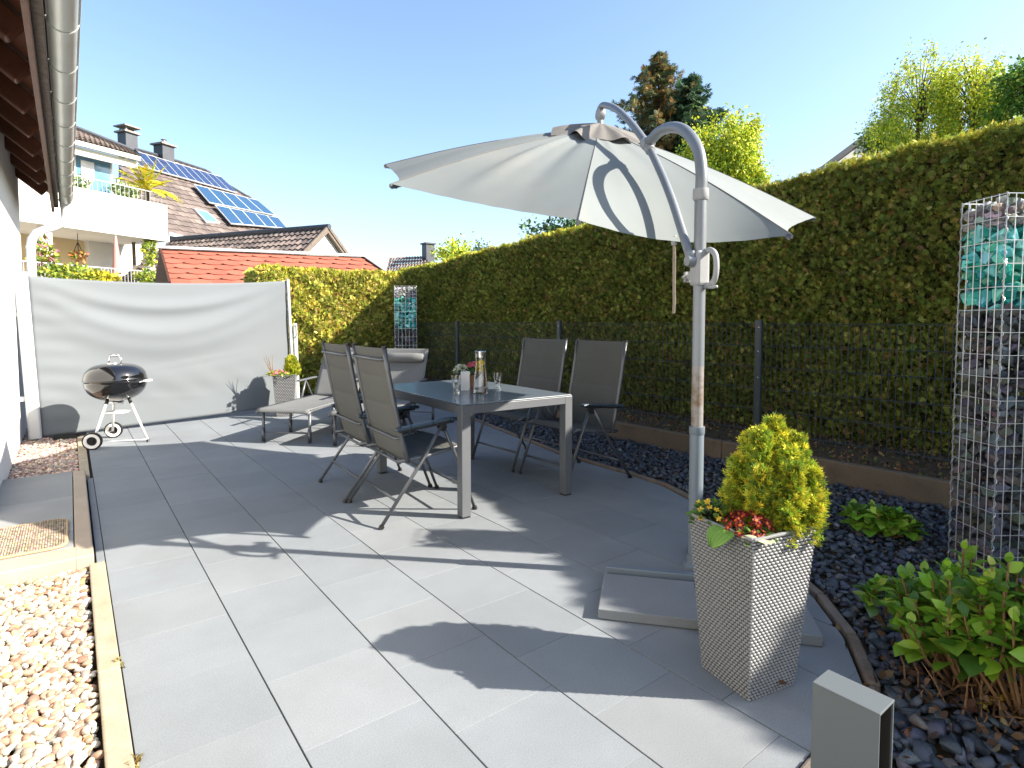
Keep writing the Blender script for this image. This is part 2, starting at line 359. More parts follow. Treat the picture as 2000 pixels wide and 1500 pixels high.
kb = MB()
for y0, y1 in ((-0.6, 0.4), (0.405, 1.4), (1.405, 2.5), (2.505, 3.685), (5.83, 6.6), (6.605, 7.6), (7.605, 7.9)):
    xo = 0.004 if y0 < 3.7 else -0.012
    kb.box(((0.038 + 0.103) / 2 + xo, (y0 + y1) / 2, -0.04), (0.068, y1 - y0, 0.10))
tag(kb.build('kerb', 'kerb_sand', bevel=0.006), None, kind='structure')
kb = MB()
for (x0, y0), (x1, y1) in zip(EDGE, EDGE[1:]):
    L_ = math.hypot(x1 - x0, y1 - y0); nx, ny = (y1 - y0) / L_, -(x1 - x0) / L_
    kb.bar((x0 + nx * 0.028, y0 + ny * 0.028, -0.033), (x1 + nx * 0.028, y1 + ny * 0.028, -0.033), 0.042, 0.10)
tag(kb.build('edging_kerb', 'kerb_edge', bevel=0.01), None, kind='structure')
# door step platform by the house
st = MB(); st.col = (1, 1, 1)
for y0, y1, k in ((5.06, 5.90, 0.0), (4.22, 5.055, 0.02), (3.90, 4.215, -0.01)):
    st.col = (0.21 + k, 0.22 + k, 0.225 + k); slab_poly(st, [(-0.449, y0), (-0.022, y0), (-0.022, y1), (-0.449, y1)], -0.06, 0.05, 0.003)
tag(st.build('door_step', 'slab'), None, kind='structure')
st = MB(); st.box((0.022, 4.80, -0.003), (0.08, 2.195, 0.106)); st.box((-0.192, 3.80, -0.003), (0.51, 0.19, 0.103))
tag(st.build('step_border', 'step_beige', bevel=0.008), None, kind='structure')

def stones(name, mats, n, pos, smin, smax, flat, cols, wts, rough=0.25, sub=1, smooth=False, z=0.0, tmpl=8, jit=0.18, angular=False):
    """loose stones as one uncountable object"""
    import bmesh
    parts = []
    for k in range(tmpl):
        bm = bmesh.new()
        if angular:
            pts = [Vector((RN.gauss(0, 1), RN.gauss(0, 1), RN.gauss(0, 1))).normalized() * RN.uniform(0.75, 1.0) for _ in range(13)]
            vs = [bm.verts.new((p.x, p.y * RN.uniform(.8, 1), p.z)) for p in pts]
            bmesh.ops.convex_hull(bm, input=vs); bmesh.ops.triangulate(bm, faces=bm.faces)
            for v in [v for v in bm.verts if not v.link_faces]: bm.verts.remove(v)
        else:
            bmesh.ops.create_icosphere(bm, subdivisions=sub, radius=1.0)
            s_ = [RN.uniform(0, 6) for _ in range(6)]
            for v in bm.verts:
                c = v.co; f = 1 + rough * (math.sin(c.x * 2.2 + s_[0]) * math.cos(c.y * 2 + s_[1]) + 0.6 * math.sin(c.z * 3 + s_[2] + c.x * 2))
                v.co = c * f
        bm.verts.index_update(); parts.append(([tuple(v.co) for v in bm.verts], [tuple(v.index for v in f.verts) for f in bm.faces])); bm.free()
    V = []; F = []; Cc = []; off = 0; P = np.array(pos(n)); n = len(P); idx = NR.integers(0, tmpl, n)
    for k in range(tmpl):
        sel = P[idx == k]; m = len(sel)
        if not m: continue
        tv, tf = np.array(parts[k][0]), np.array(parts[k][1])
        sz = NR.uniform(smin, smax, (m, 1)) * np.stack([NR.uniform(.8, 1.25, m), NR.uniform(.6, 1, m), NR.uniform(flat * .7, flat * 1.3, m)], 1)
        yaw = NR.uniform(0, 6.283, m); tx = NR.normal(0, 0.35, m); ty = NR.normal(0, 0.35, m)
        R = np.zeros((m, 3, 3))
        for i in range(m): R[i] = rotz(yaw[i]) @ np.array([[1, 0, 0], [0, math.cos(tx[i]), -math.sin(tx[i])], [0, math.sin(tx[i]), math.cos(tx[i])]]) @ np.array([[math.cos(ty[i]), 0, math.sin(ty[i])], [0, 1, 0], [-math.sin(ty[i]), 0, math.cos(ty[i])]])
        v = np.einsum('nij,nkj->nki', R, tv[None] * sz[:, None, :]) + sel[:, None, :]
        V.append(v.reshape(-1, 3)); F.append((tf[None] + (np.arange(m) * len(tv))[:, None, None]).reshape(-1, 3) + off); off += m * len(tv)
        Cc.append(np.repeat(mixcol(m, cols, wts, jit), len(tv), axis=0))
    return fast_mesh(name, np.vstack(V), 3, np.vstack(F), np.vstack(Cc), mats, smooth=smooth)
def bed_points(x0, x1, y0, y1, step, ok, layers=2, zj=0.012, z=0.0):
    P = []
    for l in range(layers):
        y = y0 + RN.random() * step
        while y < y1:
            x = x0 + RN.random() * step
            while x < x1:
                px, py = x + RN.uniform(-.5, .5) * step, y + RN.uniform(-.5, .5) * step
                if ok(px, py): P.append((px, py, z + l * zj + RN.uniform(-zj, zj) * 0.6 + 0.008 * lump(px * 3, py * 3)))
                x += step
            y += step
    return P
# slate bed
sb = MB(); sb.add([(0.8, 0.70, -0.03), (0.8, -2.5, -0.03), (4.82, -2.5, -0.03), (4.66, 10.2, -0.03), (4.6, 8.6, -0.03)] + [(x + 0.03, y, -0.03) for x, y in EDGE[::-1]][:-1],
                  [tuple(range(5 + len(EDGE) - 1))])
tag(sb.build('slate_bed_base', 'soil'), None, kind='structure')
def in_slate(x, y):
    if x > 4.71 or (x * 0.607 + y * 0.794) < 0.7 or x < 0.95: return False
    if y > 0.71 and x < edge_x(y): return False
    for (x0, y0), (x1, y1) in zip(EDGE, EDGE[1:]):
        dx, dy = x1 - x0, y1 - y0; t = max(0, min(1, ((x - x0) * dx + (y - y0) * dy) / (dx * dx + dy * dy)))
        if math.hypot(x - x0 - dx * t, y - y0 - dy * t) < 0.062: return False
    return True
near = lambda x, y: math.hypot(x - 0, y - 0) < 3.1
SL_C = [(0.80 * c[0], 0.90 * c[1], 1.04 * c[2]) for c in [(0.050, 0.056, 0.066), (0.075, 0.082, 0.095), (0.035, 0.04, 0.048), (0.095, 0.09, 0.09), (0.12, 0.095, 0.08), (0.16, 0.16, 0.165)]]
SL_W = [5, 4, 3, 1.3, 0.7, 0.25]
vnear = lambda x, y: math.hypot(x, y) < 2.25
Pv = bed_points(1.0, 4.75, -1.2, 3.1, 0.052, lambda x, y: in_slate(x, y) and vnear(x, y), 2, 0.018, -0.006)
Pn = bed_points(1.0, 4.75, -1.2, 3.1, 0.043, lambda x, y: in_slate(x, y) and near(x, y) and not vnear(x, y), 2, 0.014, -0.008)
Pf = bed_points(2.0, 4.75, -1.2, 9.3, 0.052, lambda x, y: in_slate(x, y) and not near(x, y) and y > x * 0.12 - 0.6, 2, 0.014, -0.008)
tag(stones('slate_chips', 'slate', 0, lambda n: Pn + Pf, 0.017, 0.041, 0.5, SL_C, SL_W, angular=True, tmpl=14, jit=0.2), None, kind='stuff')
tag(stones('large_slate_chips', 'slate', 0, lambda n: Pv, 0.024, 0.056, 0.45, SL_C, SL_W, angular=True, tmpl=18, jit=0.2), None, kind='stuff')
# retaining kerb, soil strip behind it
rk = MB()
for y0, y1 in ((-3.0, -1.0), (-0.995, 1.0), (1.005, 3.0), (3.005, 5.0), (5.005, 7.0), (7.005, 10.4)):
    f = lambda y: 4.79 - (y + 1) * 0.011
    rk.bar((f(y0), y0, 0.055), (f(y1), y1, 0.055), 0.07, 0.25)
tag(rk.build('retaining_kerb', 'retain', bevel=0.012), None, kind='structure')
so_ = MB(); so_.grid(lambda u, v: (4.77 + 1.6 * u, -6 + 18 * v, 0.155 + min(1, u * 5) * 0.09 + 0.012 * lump(u * 30, v * 60)), 24, 120)
tag(so_.build('soil_bank', 'soil', smooth=True), None, kind='structure')
n = 5200; yy = NR.uniform(-1, 9.5, n); xx = 4.80 + 0.6 * NR.random(n) ** 1.2
P = np.stack([xx, yy, 0.168 + np.minimum(1, (xx - 4.77) / 1.6 * 5) * 0.09], 1)
tag(inst('leaf_litter', *LEAFQ, P, rand_rot(n) , NR.uniform(0.015, 0.045, n), mixcol(n, [(0.16, 0.09, 0.04), (0.10, 0.06, 0.03), (0.08, 0.10, 0.025), (0.22, 0.15, 0.07)], [4, 4, 3, 1], 0.3), 'litter'), None, kind='stuff')
n = 420; P = np.array([p for p in ((RN.uniform(1.2, 4.7), RN.uniform(-0.3, 6), 0.028) for _ in range(1600)) if in_slate(p[0], p[1])][:n]); n = len(P)
tag(inst('fallen_leaves', *LEAFQ, P, rand_rot(n), NR.uniform(0.012, 0.03, n), mixcol(n, [(0.12, 0.075, 0.045), (0.08, 0.05, 0.03), (0.2, 0.16, 0.12)], [4, 4, 1], 0.25), 'litter'), None, kind='stuff')
# pebble beds by the house
pb = MB()
for y0, y1 in ((-0.8, 3.7), (5.9, 9.4)): pb.add([(-0.45, y0, -0.045), (0.04, y0, -0.045), (0.04, y1, -0.045), (-0.45, y1, -0.045)], [(0, 1, 2, 3)])
tag(pb.build('pebble_bed_base', 'soil'), None, kind='structure')
PB_C = [tuple(0.85 * q for q in c) for c in [(0.46, 0.38, 0.29), (0.37, 0.25, 0.175), (0.54, 0.50, 0.44), (0.29, 0.17, 0.115), (0.43, 0.41, 0.37), (0.26, 0.23, 0.20), (0.40, 0.28, 0.12)]]
PB_W = [4, 3, 3, 1.6, 2, 1, 0.6]
Pp = bed_points(-0.44, 0.022, 1.25, 3.69, 0.0255, lambda x, y: True, 2, 0.009, -0.022)
tag(stones('cream_pebbles', 'pebble', 0, lambda n: Pp, 0.0115, 0.022, 0.62, PB_C, PB_W, rough=0.16, sub=2, smooth=True, tmpl=10, jit=0.12), None, kind='stuff')
Pp = bed_points(-0.44, 0.02, 5.92, 9.2, 0.03, lambda x, y: x < 0.02 and not (y > 7.9 and x > -0.2), 2, 0.01, -0.02)
tag(stones('far_pebbles', 'pebble', 0, lambda n: Pp, 0.012, 0.023, 0.62, [(0.5, 0.38, 0.28), (0.32, 0.2, 0.16), (0.55, 0.46, 0.36), (0.26, 0.2, 0.19), (0.36, 0.30, 0.28)], [3, 3, 2, 3, 3], rough=0.2, sub=1, smooth=True, tmpl=8), None, kind='stuff')
# small weeds in the joint by the kerb
for (x, y, lab) in ((0.108, 2.55, 'small dry weed tuft in the joint halfway along the sandy kerb'), (0.108, 1.93, 'straw coloured weed tuft in the joint nearest the camera')):
    n = 46; D = np.stack([NR.normal(0, .8, n), NR.normal(0, .8, n), NR.uniform(0.1, 1, n)], 1)
    o = inst('weed', *FAN3, np.tile([x, y, -0.003], (n, 1)) + NR.normal(0, [0.006, 0.02, 0.001], (n, 3)), rots_from_dirs(D, NR.uniform(0, 6, n)), NR.uniform(0.01, 0.03, n), mixcol(n, [(0.3, 0.22, 0.08), (0.18, 0.17, 0.05)], [3, 2]), 'leaf')
    tag(o, lab, 'weed', 'weeds in the kerb joint')

# ------------------------------------------------------------------ hedges
def hedge(name, a, b, depth, hfun, dens, size, cols, wts, label, z0=0.18, group=None, seed=0, bulge=0.05, cut=-1.0):
    a = np.array([*a, 0.0]); b = np.array([*b, 0.0]); L_ = np.linalg.norm(b - a); t = (b - a) / L_; nrm = np.array([-t[1], t[0], 0.0])  # outward (visible) side
    root = empty(name, tuple(a)); tag(root, label, 'hedge', group)
    def surf(s, z, k=1.0):  # bulging face
        return bulge * (lump(s * 1.1 + seed, z * 1.5, 1.3, seed) + 0.5 * lump(s * 3.3, z * 3.7, 1.5, seed + 2)) * k
    core = MB(); nu = int(L_ / 0.12); dpt = -nrm * depth; ins = 0.09
    def f_face(u, v):
        s = u * L_; h = hfun(s); z = z0 + (h - ins - z0) * v; return a + t * s + nrm * (surf(s, z) - ins) + np.array([0, 0, z])
    core.grid(f_face, nu, 18)
    core.grid(lambda u, v: a + t * u * L_ + dpt * (0.02 + 0.96 * v) + nrm * (-ins) * (1 - v) + np.array([0, 0, hfun(u * L_) - ins + surf(u * L_, v * depth, 0.5)]), nu, 5)
    core.grid(lambda u, v: a + t * u * L_ + dpt * 0.98 + np.array([0, 0, z0 + (hfun(u * L_) - ins - z0) * v]), nu, 4)
    for s in (0.0, L_): core.grid(lambda u, v: a + t * s + (-nrm * ins) * (1 - u) + dpt * 0.98 * u + np.array([0, 0, z0 + (hfun(s) - ins - z0) * v]), 4, 8)
    core.build('trunk', 'hedge_core', root)
    Ps = []; Ds = []
    n = int(L_ * 2.4 * dens); s = NR.uniform(0, L_, n); s = s[(s > cut) | (NR.random(n) < 0.22)]; n = len(s); v = NR.uniform(0, 1, n)
    hz_ = np.array([hfun(q) for q in s]); z = z0 + (hz_ - z0) * v ** 0.97
    bl = np.array([surf(q, r) for q, r in zip(s, z)]) + NR.normal(0, 0.026, n) - 0.04 * (NR.random(n) < 0.4)
    rnd = np.minimum(1, np.maximum(0, (z - hz_ + 0.08) / 0.08)) * 0.04
    Ps.append(a + t * s[:, None] + nrm * (bl - rnd)[:, None] + np.stack([0 * z, 0 * z, z], 1))
    Ds.append(nrm * 0.75 + np.stack([NR.normal(0, .55, n), NR.normal(0, .55, n), 0.55 + NR.normal(0, .5, n)], 1))
    n = int(L_ * depth * dens * 1.0); s = NR.uniform(0, L_, n); q = NR.uniform(0, depth, n) ** 1.0
    hz_ = np.array([hfun(k) for k in s]); tz = hz_ + np.array([surf(k, j, 0.5) for k, j in zip(s, q)]) + NR.normal(0, 0.02, n)
    Ps.append(a + t * s[:, None] - nrm * q[:, None] + np.stack([0 * tz, 0 * tz, tz], 1)); Ds.append(np.stack([NR.normal(0, .6, n), NR.normal(0, .6, n), 0.9 + NR.normal(0, .3, n)], 1))
    for s0, sg in ((0.0, -1), (L_, 1)):
        n = int(depth * 2.4 * dens * 0.9); q = NR.uniform(0, depth, n); z = z0 + (hfun(s0) - z0) * NR.random(n)
        Ps.append(a + t * (s0 + sg * NR.normal(0.01, 0.025, n))[:, None] - nrm * q[:, None] + np.stack([0 * z, 0 * z, z], 1))
        Ds.append(t * sg * 0.8 + np.stack([NR.normal(0, .5, n), NR.normal(0, .5, n), 0.4 + NR.normal(0, .5, n)], 1))
    P = np.vstack(Ps); D = np.vstack(Ds); n = len(P)
    S = size * NR.uniform(0.6, 1.35, n); cc = mixcol(n, cols, wts, 0.22); nf_ = len(Ps[0]); nt_ = len(Ps[1]); cc[nf_:nf_ + nt_] = mixcol(nt_, [(0.42, 0.42, 0.05), (0.52, 0.46, 0.07), (0.26, 0.30, 0.045)], [3, 2, 2], 0.2)  # top fronds yellower like new shoots; sunlit rim painted into their colour
    lv = np.array([lump(p_[0] * 1.3 + p_[1] * 1.3, p_[2] * 2.2, 1.0, seed + 4) for p_ in P]); lv2 = np.array([lump(p_[0] * 4.1 + p_[1] * 4.1, p_[2] * 5.0, 1.0, seed + 9) for p_ in P])
    cc = np.clip(cc * (1 + 0.22 * lv + 0.16 * lv2)[:, None] * np.stack([1 + 0.10 * lv2, 1 + 0 * lv, 1 + 0 * lv], 1), 0.004, 0.9)
    P = P - D / np.linalg.norm(D, axis=1)[:, None] * (S * 0.5)[:, None] * NR.uniform(0.3, 1.2, n)[:, None]
    off = np.array(root.location)
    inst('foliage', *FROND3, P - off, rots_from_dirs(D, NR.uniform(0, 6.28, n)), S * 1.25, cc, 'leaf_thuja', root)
    return root
def hr(s):                                   # right hedge height against distance from its near end at Y=-7
    y = s - 7.0; ks = [(-7, 3.6), (-2.7, 3.34), (-1.9, 3.24), (-1.1, 3.0), (-0.2, 2.80), (1.0, 2.66), (1.1, 2.66), (3, 2.575), (5.4, 2.50), (7.0, 2.44), (9.1, 2.33), (11, 2.28)]
    for (y0, h0), (y1, h1) in zip(ks, ks[1:]):
        if y <= y1: return h0 + (h1 - h0) * (y - y0) / (y1 - y0) + 0.012 * lump(y * 1.3, 1)
    return 2.28
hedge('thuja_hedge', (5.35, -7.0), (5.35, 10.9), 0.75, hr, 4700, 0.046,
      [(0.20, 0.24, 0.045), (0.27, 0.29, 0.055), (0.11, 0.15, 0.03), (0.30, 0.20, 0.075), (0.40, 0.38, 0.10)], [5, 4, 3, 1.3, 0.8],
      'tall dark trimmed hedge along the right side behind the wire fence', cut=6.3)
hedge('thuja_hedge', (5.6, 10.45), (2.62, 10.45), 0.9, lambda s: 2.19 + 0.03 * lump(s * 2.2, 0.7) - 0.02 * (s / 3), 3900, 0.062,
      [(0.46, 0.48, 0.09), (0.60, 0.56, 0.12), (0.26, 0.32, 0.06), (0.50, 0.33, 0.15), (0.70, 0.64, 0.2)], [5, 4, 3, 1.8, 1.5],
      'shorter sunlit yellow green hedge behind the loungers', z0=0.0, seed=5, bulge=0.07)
# wire mat fence in front of the right hedge
fr = empty('wire_fence', (5.05, 2.84, 0.2)); tag(fr, 'dark wire mat fence on posts in front of the tall hedge', 'fence')
posts = [-2.3, 0.27 - 0.0, 2.84, 5.57, 8.05, 10.3]
for i, y in enumerate(posts):
    f = MB(); f.box((5.03, y, 0.73), (0.04, 0.06, 1.12)); f.box((5.008, y, 0.73), (0.006, 0.042, 1.115)); f.build('post', 'fence_dark', fr, bevel=0.003)
    for z in (0.32, 0.52, 0.76, 1.0, 1.22):
        b = MB(); b.lathe([(0.0, 0), (0.007, 0), (0.006, 0.005), (0, 0.006)], (5.004, y - 0.012, z), 8, (np.array([0, 1, 0]), np.array([0, 0, 1]), np.array([-1, 0, 0]))); b.build('bolt', 'chrome', fr)
for y0, y1 in zip(posts, posts[1:]):
    f = MB(); n = int((y1 - y0) / 0.05)
    for k in range(1, n):
        y = y0 + (y1 - y0) * k / n; f.tube([(5.065, y, 0.22), (5.065, y, 1.25)], 0.0028, 4, False)
    for z in np.arange(0.26, 1.28, 0.198):
        for dx in (-0.004, 0.004): f.tube([(5.065 + dx, y0 + 0.02, z), (5.065 + dx, y1 - 0.02, z)], 0.003, 4, False)
    f.build('mesh_panel', 'fence_dark', fr)

# ------------------------------------------------------------------ house on the left
hs = empty('house', (-0.45, 9.4, 0)); tag(hs, 'white rendered house wall with brown eaves and zinc gutter at the left edge', 'house')
wl = MB(); wl.box((-2.45, 3.2, 1.55), (4.0, 12.4, 3.2)); wl.build('wall', 'render_white', hs)
pl_ = 0.98
def rx(s): return -0.145 - 0.0 * s
bd = MB(); sn, cs = math.sin(math.radians(40)), math.cos(math.radians(40))
bd.bar((-0.15, 3.3, 2.80), (-0.15, 3.3, 2.80001), 0.01, 0.01) if False else None
up_ = np.array([-cs, 0, sn]); nn = np.array([sn, 0, cs]); yv = np.array([0, 1, 0])
bd.box(np.array([-0.13, 3.4, 2.93]) + up_ * 2.0, (4.0, 12.6, 0.03), (up_, yv, nn)); bd.build('soffit_boards', 'brown_wood', hs)
for k in range(-4, 8):
    y = 4.18 + 0.82 * k * 0.83
    rf = MB(); c_ = np.array([-0.175, y, 2.83]) + up_ * 0.55
    rf.box(c_, (1.1, 0.09, 0.14), (up_, yv, nn)); rf.build('rafter', 'brown_wood', hs, bevel=0.012)
fb = MB(); fb.bar((-0.108, -2.9, 2.80), (-0.128, 9.68, 2.80), 0.03, 0.20); fb.build('fascia', 'brown_wood', hs, bevel=0.004)
fb = MB(); fb.bar((-0.088 + 0.02, -2.9, 2.83), (-0.092, 9.7, 2.83), 0.045, 0.13); fb.build('eaves_board', 'fascia_wood', hs, bevel=0.004)
rfm = MB()
for k in range(42):
    rfm.box(np.array([-0.05, -2.7 + k * 0.302, 2.99]) + up_ * 0.6, (1.4, 0.29, 0.03), (up_, yv, nn))
rfm.build('roof', 'slate_cladding', hs)
gt = MB(); gx = lambda y: 0.003 + 0.016 * (9.5 - y) / 6
prof = [(-math.cos(a) * 0.066, -math.sin(a) * 0.066) for a in np.linspace(0, math.pi, 15)]
prof = prof + [(x * 0.95, z * 0.95) for x, z in prof[::-1]]
ys = [-2.8, 3, 9.6]; m = len(prof)
gt.add([(gx(y) + p[0], y, 2.84 + p[1]) for y in ys for p in prof], [(i * m + k, i * m + (k + 1) % m, (i + 1) * m + (k + 1) % m, (i + 1) * m + k) for i in range(2) for k in range(m)])
gt.add([(gx(9.6) + p[0], 9.601, 2.84 + p[1]) for p in prof[:15]], [tuple(range(15))])
gt.tube([(gx(y) + 0.068, y, 2.842) for y in (-2.8, 9.6)], 0.009, 8)
gut = gt.build('gutter', 'zinc', hs, smooth=True, angle=50)
for k in range(18):
    y = 9.45 - 0.62 * k; r_ = MB(); r_.tube([(gx(y) - math.cos(a) * 0.0685, y, 2.84 - math.sin(a) * 0.0685) for a in np.linspace(0, math.pi, 17)], 0.0042, 6); r_.build('gutter_bracket', 'zinc', gut)
dp = MB(); dp.tube([(0.0, 9.53, 2.80), (0.0, 9.53, 2.73), (0.0, 9.53, 2.66), (-0.012, 9.53, 2.60), (-0.05, 9.52, 2.54), (-0.13, 9.5, 2.48), (-0.22, 9.48, 2.44), (-0.30, 9.46, 2.39), (-0.345, 9.45, 2.31), (-0.36, 9.45, 2.2), (-0.36, 9.45, 0.02)],
                   [0.062, 0.052, 0.05, 0.048, 0.048, 0.048, 0.048, 0.048, 0.048, 0.048, 0.048], 16)
for z in (2.2, 1.0): dp.lathe([(0.049, -0.02), (0.053, -0.018), (0.053, 0.018), (0.049, 0.02)], (-0.36, 9.45, z), 16)
dp.build('downpipe', 'zinc_light', hs, smooth=True, angle=45)

mt = MB(); mt.col = (1, 1, 1)             # door mat: rows of twisted rope in a herringbone
rm = empty('door_mat', (-0.25, 4.18, 0.052)); tag(rm, 'woven jute door mat with rounded corners on the grey door step', 'door mat')
def mat_in(x, y, r=0.07):
    x0, x1, y0, y1 = -0.46, -0.052, 3.905, 4.46
    dx = max(x0 - 1 + r - x, 0, x - (x1 - r)); dy = max((y0 + r) - y, 0, y - (y1 - r)); return math.hypot(dx, dy) <= r
for row in range(56):
    v0 = 3.9 + row * 0.0103; x = -0.449
    while x < -0.05:
        w_ = 0.016; yc = v0 + 0.00 * x; hb = 1 if (int((x + 1) / 0.13) % 2) else -1
        if mat_in(x, yc):
            k = RN.choice([(0.42, 0.34, 0.25), (0.34, 0.27, 0.20), (0.52, 0.45, 0.36), (0.22, 0.17, 0.13)]); mt.col = tuple(0.6 * q * RN.uniform(.75, 1.2) for q in k)
            a_ = 0.55 * hb; mt.tube([(x - w_ * .5 * math.cos(a_), yc - w_ * .5 * math.sin(a_), 0.058), (x, yc, 0.064), (x + w_ * .5 * math.cos(a_), yc + w_ * .5 * math.sin(a_), 0.058)], [0.0025, 0.0048, 0.0025], 6)
        x += 0.0118
mt.build('weave', 'jute', rm, smooth=True)
bm_ = MB(); bm_.col = (0.38, 0.27, 0.15)
oc = [(-0.449, 3.905)] + [(-0.122 + 0.07 * math.sin(a), 3.975 - 0.07 * math.cos(a)) for a in np.linspace(0, math.pi / 2, 8)] + [(-0.122 + 0.07 * math.cos(a), 4.39 + 0.07 * math.sin(a)) for a in np.linspace(0, math.pi / 2, 8)] + [(-0.449, 4.46)]
bm_.prism([(x, y, 0.051) for x, y in oc], (0, 0, 0.008)); bm_.tube([(x, y, 0.058) for x, y in oc], 0.008, 8); bm_.build('binding', 'jute', rm, smooth=True, angle=50)

# ------------------------------------------------------------------ pull-out screen
sc = empty('pull_out_screen', (-0.33, 8.0, 0)); tag(sc, 'grey fabric pull out side screen stretched between a white cassette and a far post', 'privacy screen')
A0, A1 = np.array([-0.335, 8.02, 0.0]), np.array([-0.40, 8.02, 1.80])
B0, B1 = np.array([2.52, 8.50, 0.0]), np.array([2.46, 8.50, 1.86])
cs_ = MB(); ps = [(-.055, -.03), (-.045, -.05), (.045, -.05), (.06, -.035), (.06, .04), (-.055, .04)]
m = len(ps); cs_.add([(A0[0] + x, A0[1] + y, 0.01) for x, y in ps] + [(A1[0] + x, A1[1] + y, A1[2]) for x, y in ps], [tuple(range(m))[::-1], tuple(range(m, 2 * m))] + [(i, (i + 1) % m, m + (i + 1) % m, m + i) for i in range(m)])
cas = cs_.build('cassette', 'alu_white', sc, bevel=0.012)
lk = MB()
def on_cas(z): return A0 + (A1 - A0) * (z / A1[2])
c_ = on_cas(1.70); lk.prism([c_ + np.array([-0.008, -0.0525, -0.006]), c_ + np.array([0.008, -0.0525, -0.006]), c_ + np.array([0, -0.0525, 0.01])], (0, 0.001, 0))
for i, (z, wd) in enumerate(((1.668, .010), (1.652, .006), (1.636, .010), (1.618, .012), (1.60, .008), (1.582, .012), (1.566, .007), (1.548, .011))):
    c_ = on_cas(z); lk.box(c_ + np.array([0.0, -0.0522, 0]), (wd, 0.001, 0.010 if i % 2 else 0.007))
lk.build('mark', 'mark', cas)
for z in (0.45, 1.35):
    q = MB(); c_ = on_cas(z); q.box(c_ + np.array([-0.075, 0.0, 0]), (0.045, 0.04, 0.05)); q.build('wall_bracket', 'alu_white', sc, bevel=0.005)
fl = MB()
dirx = (B0 - A0); dirx /= np.linalg.norm(dirx); nf = np.array([dirx[1], -dirx[0], 0])
def fab(u, v):
    a = A0 + (A1 - A0) * (0.012 + v * 0.965) + np.array([0.06, 0.0, 0]); b = B0 + (B1 - B0) * (0.012 + v * 0.985); p = a + (b - a) * u
    sag = 0.055 * 4 * u * (1 - u) * v ** 3; lift = 0.05 * u * (1 - v) ** 4
    d = 0.0
    for (z0, s_, A_, wd) in ((0.995, 0.20, 0.030, 0.045), (0.93, 0.33, 0.036, 0.06), (0.80, 0.30, 0.026, 0.07), (0.50, 0.18, 0.009, 0.06), (0.32, 0.05, 0.006, 0.05)):
        zc = z0 - s_ * (1 - (2 * u - 1) ** 2) * (0.55 + 0.45 * math.cos(u * 1.5)); d += 1.25 * A_ * math.exp(-((v - zc) / wd) ** 2) * (0.3 + 0.7 * math.sin(math.pi * min(1, u * 1.1)))
    d += 0.02 * math.sin(math.pi * u) * math.sin(math.pi * v)
    d += 0.004 * math.sin(v * 60 + u * 9) * math.exp(-((u - 0.05) / 0.08) ** 2) + 0.006 * math.exp(-((v - 0.30 - 0.22 * u) / 0.012) ** 2) * math.exp(-((u - 0.55) / 0.2) ** 2) + 0.004 * math.exp(-((v - 0.22 + 0.10 * u) / 0.010) ** 2) * math.exp(-((u - 0.45) / 0.12) ** 2) + 0.0025 * math.sin(u * 40 + v * 30) * math.exp(-((v - 0.25) / 0.12) ** 2)
    return p + np.array([0, 0, -sag + lift]) + nf * (d - 0.02)
fl.grid(fab, 90, 60); fo = fl.build('fabric', 'screen_fabric', sc, smooth=True)
sm = fo.modifiers.new('thickness', 'SOLIDIFY'); sm.thickness = 0.002
pp = MB(); pp.bar(B0 + np.array([0.02, 0, 0.03]), B1 + np.array([0.02, 0, 0.02]), 0.035, 0.05, (0, 1, 0)); pp.build('end_post', 'alu_white', sc, bevel=0.008)
pp = MB(); pp.bar((2.60, 8.52, 0.0), (2.575, 8.52, 1.25), 0.05, 0.05, (0, 1, 0)); fp = pp.build('floor_post', 'alu_white', sc, bevel=0.008)
hh_ = MB(); hh_.tube([(2.567, 8.49, 1.22), (2.57, 8.46, 1.20), (2.572, 8.46, 1.08), (2.575, 8.49, 1.05)], 0.007, 8); hh_.build('latch', 'plastic_black', fp)

# ------------------------------------------------------------------ kettle grill
gr = empty('kettle_grill', (0.365, 7.32, 0)); tag(gr, 'black enamel kettle grill on three white legs in front of the grey screen', 'grill')
K = np.array([0.365, 7.36, 0.655]); R_ = 0.283
bw = MB(); bw.lathe([(0.0, -0.222)] + [(R_ * math.sin(a), -0.222 * math.cos(a) ** 0.85) for a in np.linspace(0.12, math.pi / 2 - 0.001, 20)] + [(R_ + 0.006, 0.0), (R_ + 0.006, 0.008), (R_ - 0.01, 0.008)], K, 48); bw.build('bowl', 'black_enamel', gr, smooth=True)
ld = MB(); ld.lathe([(R_ + 0.004, 0.010), (R_ + 0.008, 0.016), (R_ + 0.003, 0.026)] + [(R_ * math.cos(a) ** 0.62, 0.026 + 0.155 * math.sin(a)) for a in np.linspace(0.1, math.pi / 2 - 0.001, 20)], K, 48)
lid = ld.build('lid', 'black_enamel', gr, smooth=True)
hd = MB(); zt = 0.178
hd.lathe([(0, 0.012), (0.05, 0.012), (0.055, 0.004), (0.055, 0), (0, 0)], K + np.array([-0.02, -0.03, zt]), 24)
hd.build('vent_disc', 'chrome', lid, smooth=True, angle=40)
hd = MB(); hd.tube([K + np.array([x * 0.8, -x * 0.6, z]) for x, z in ((-.065, zt), (-.063, zt + .05), (-.045, zt + .078), (.045, zt + .078), (.063, zt + .05), (.065, zt))], 0.008, 10)
hd.tube([K + np.array([x * 0.8, -x * 0.6, zt + 0.085]) for x in (-.045, 0, .045)], [0.012, 0.014, 0.012], 12)
hd.build('lid_handle', 'chrome', lid, smooth=True)
rv = np.array([0.794, -0.607, 0])
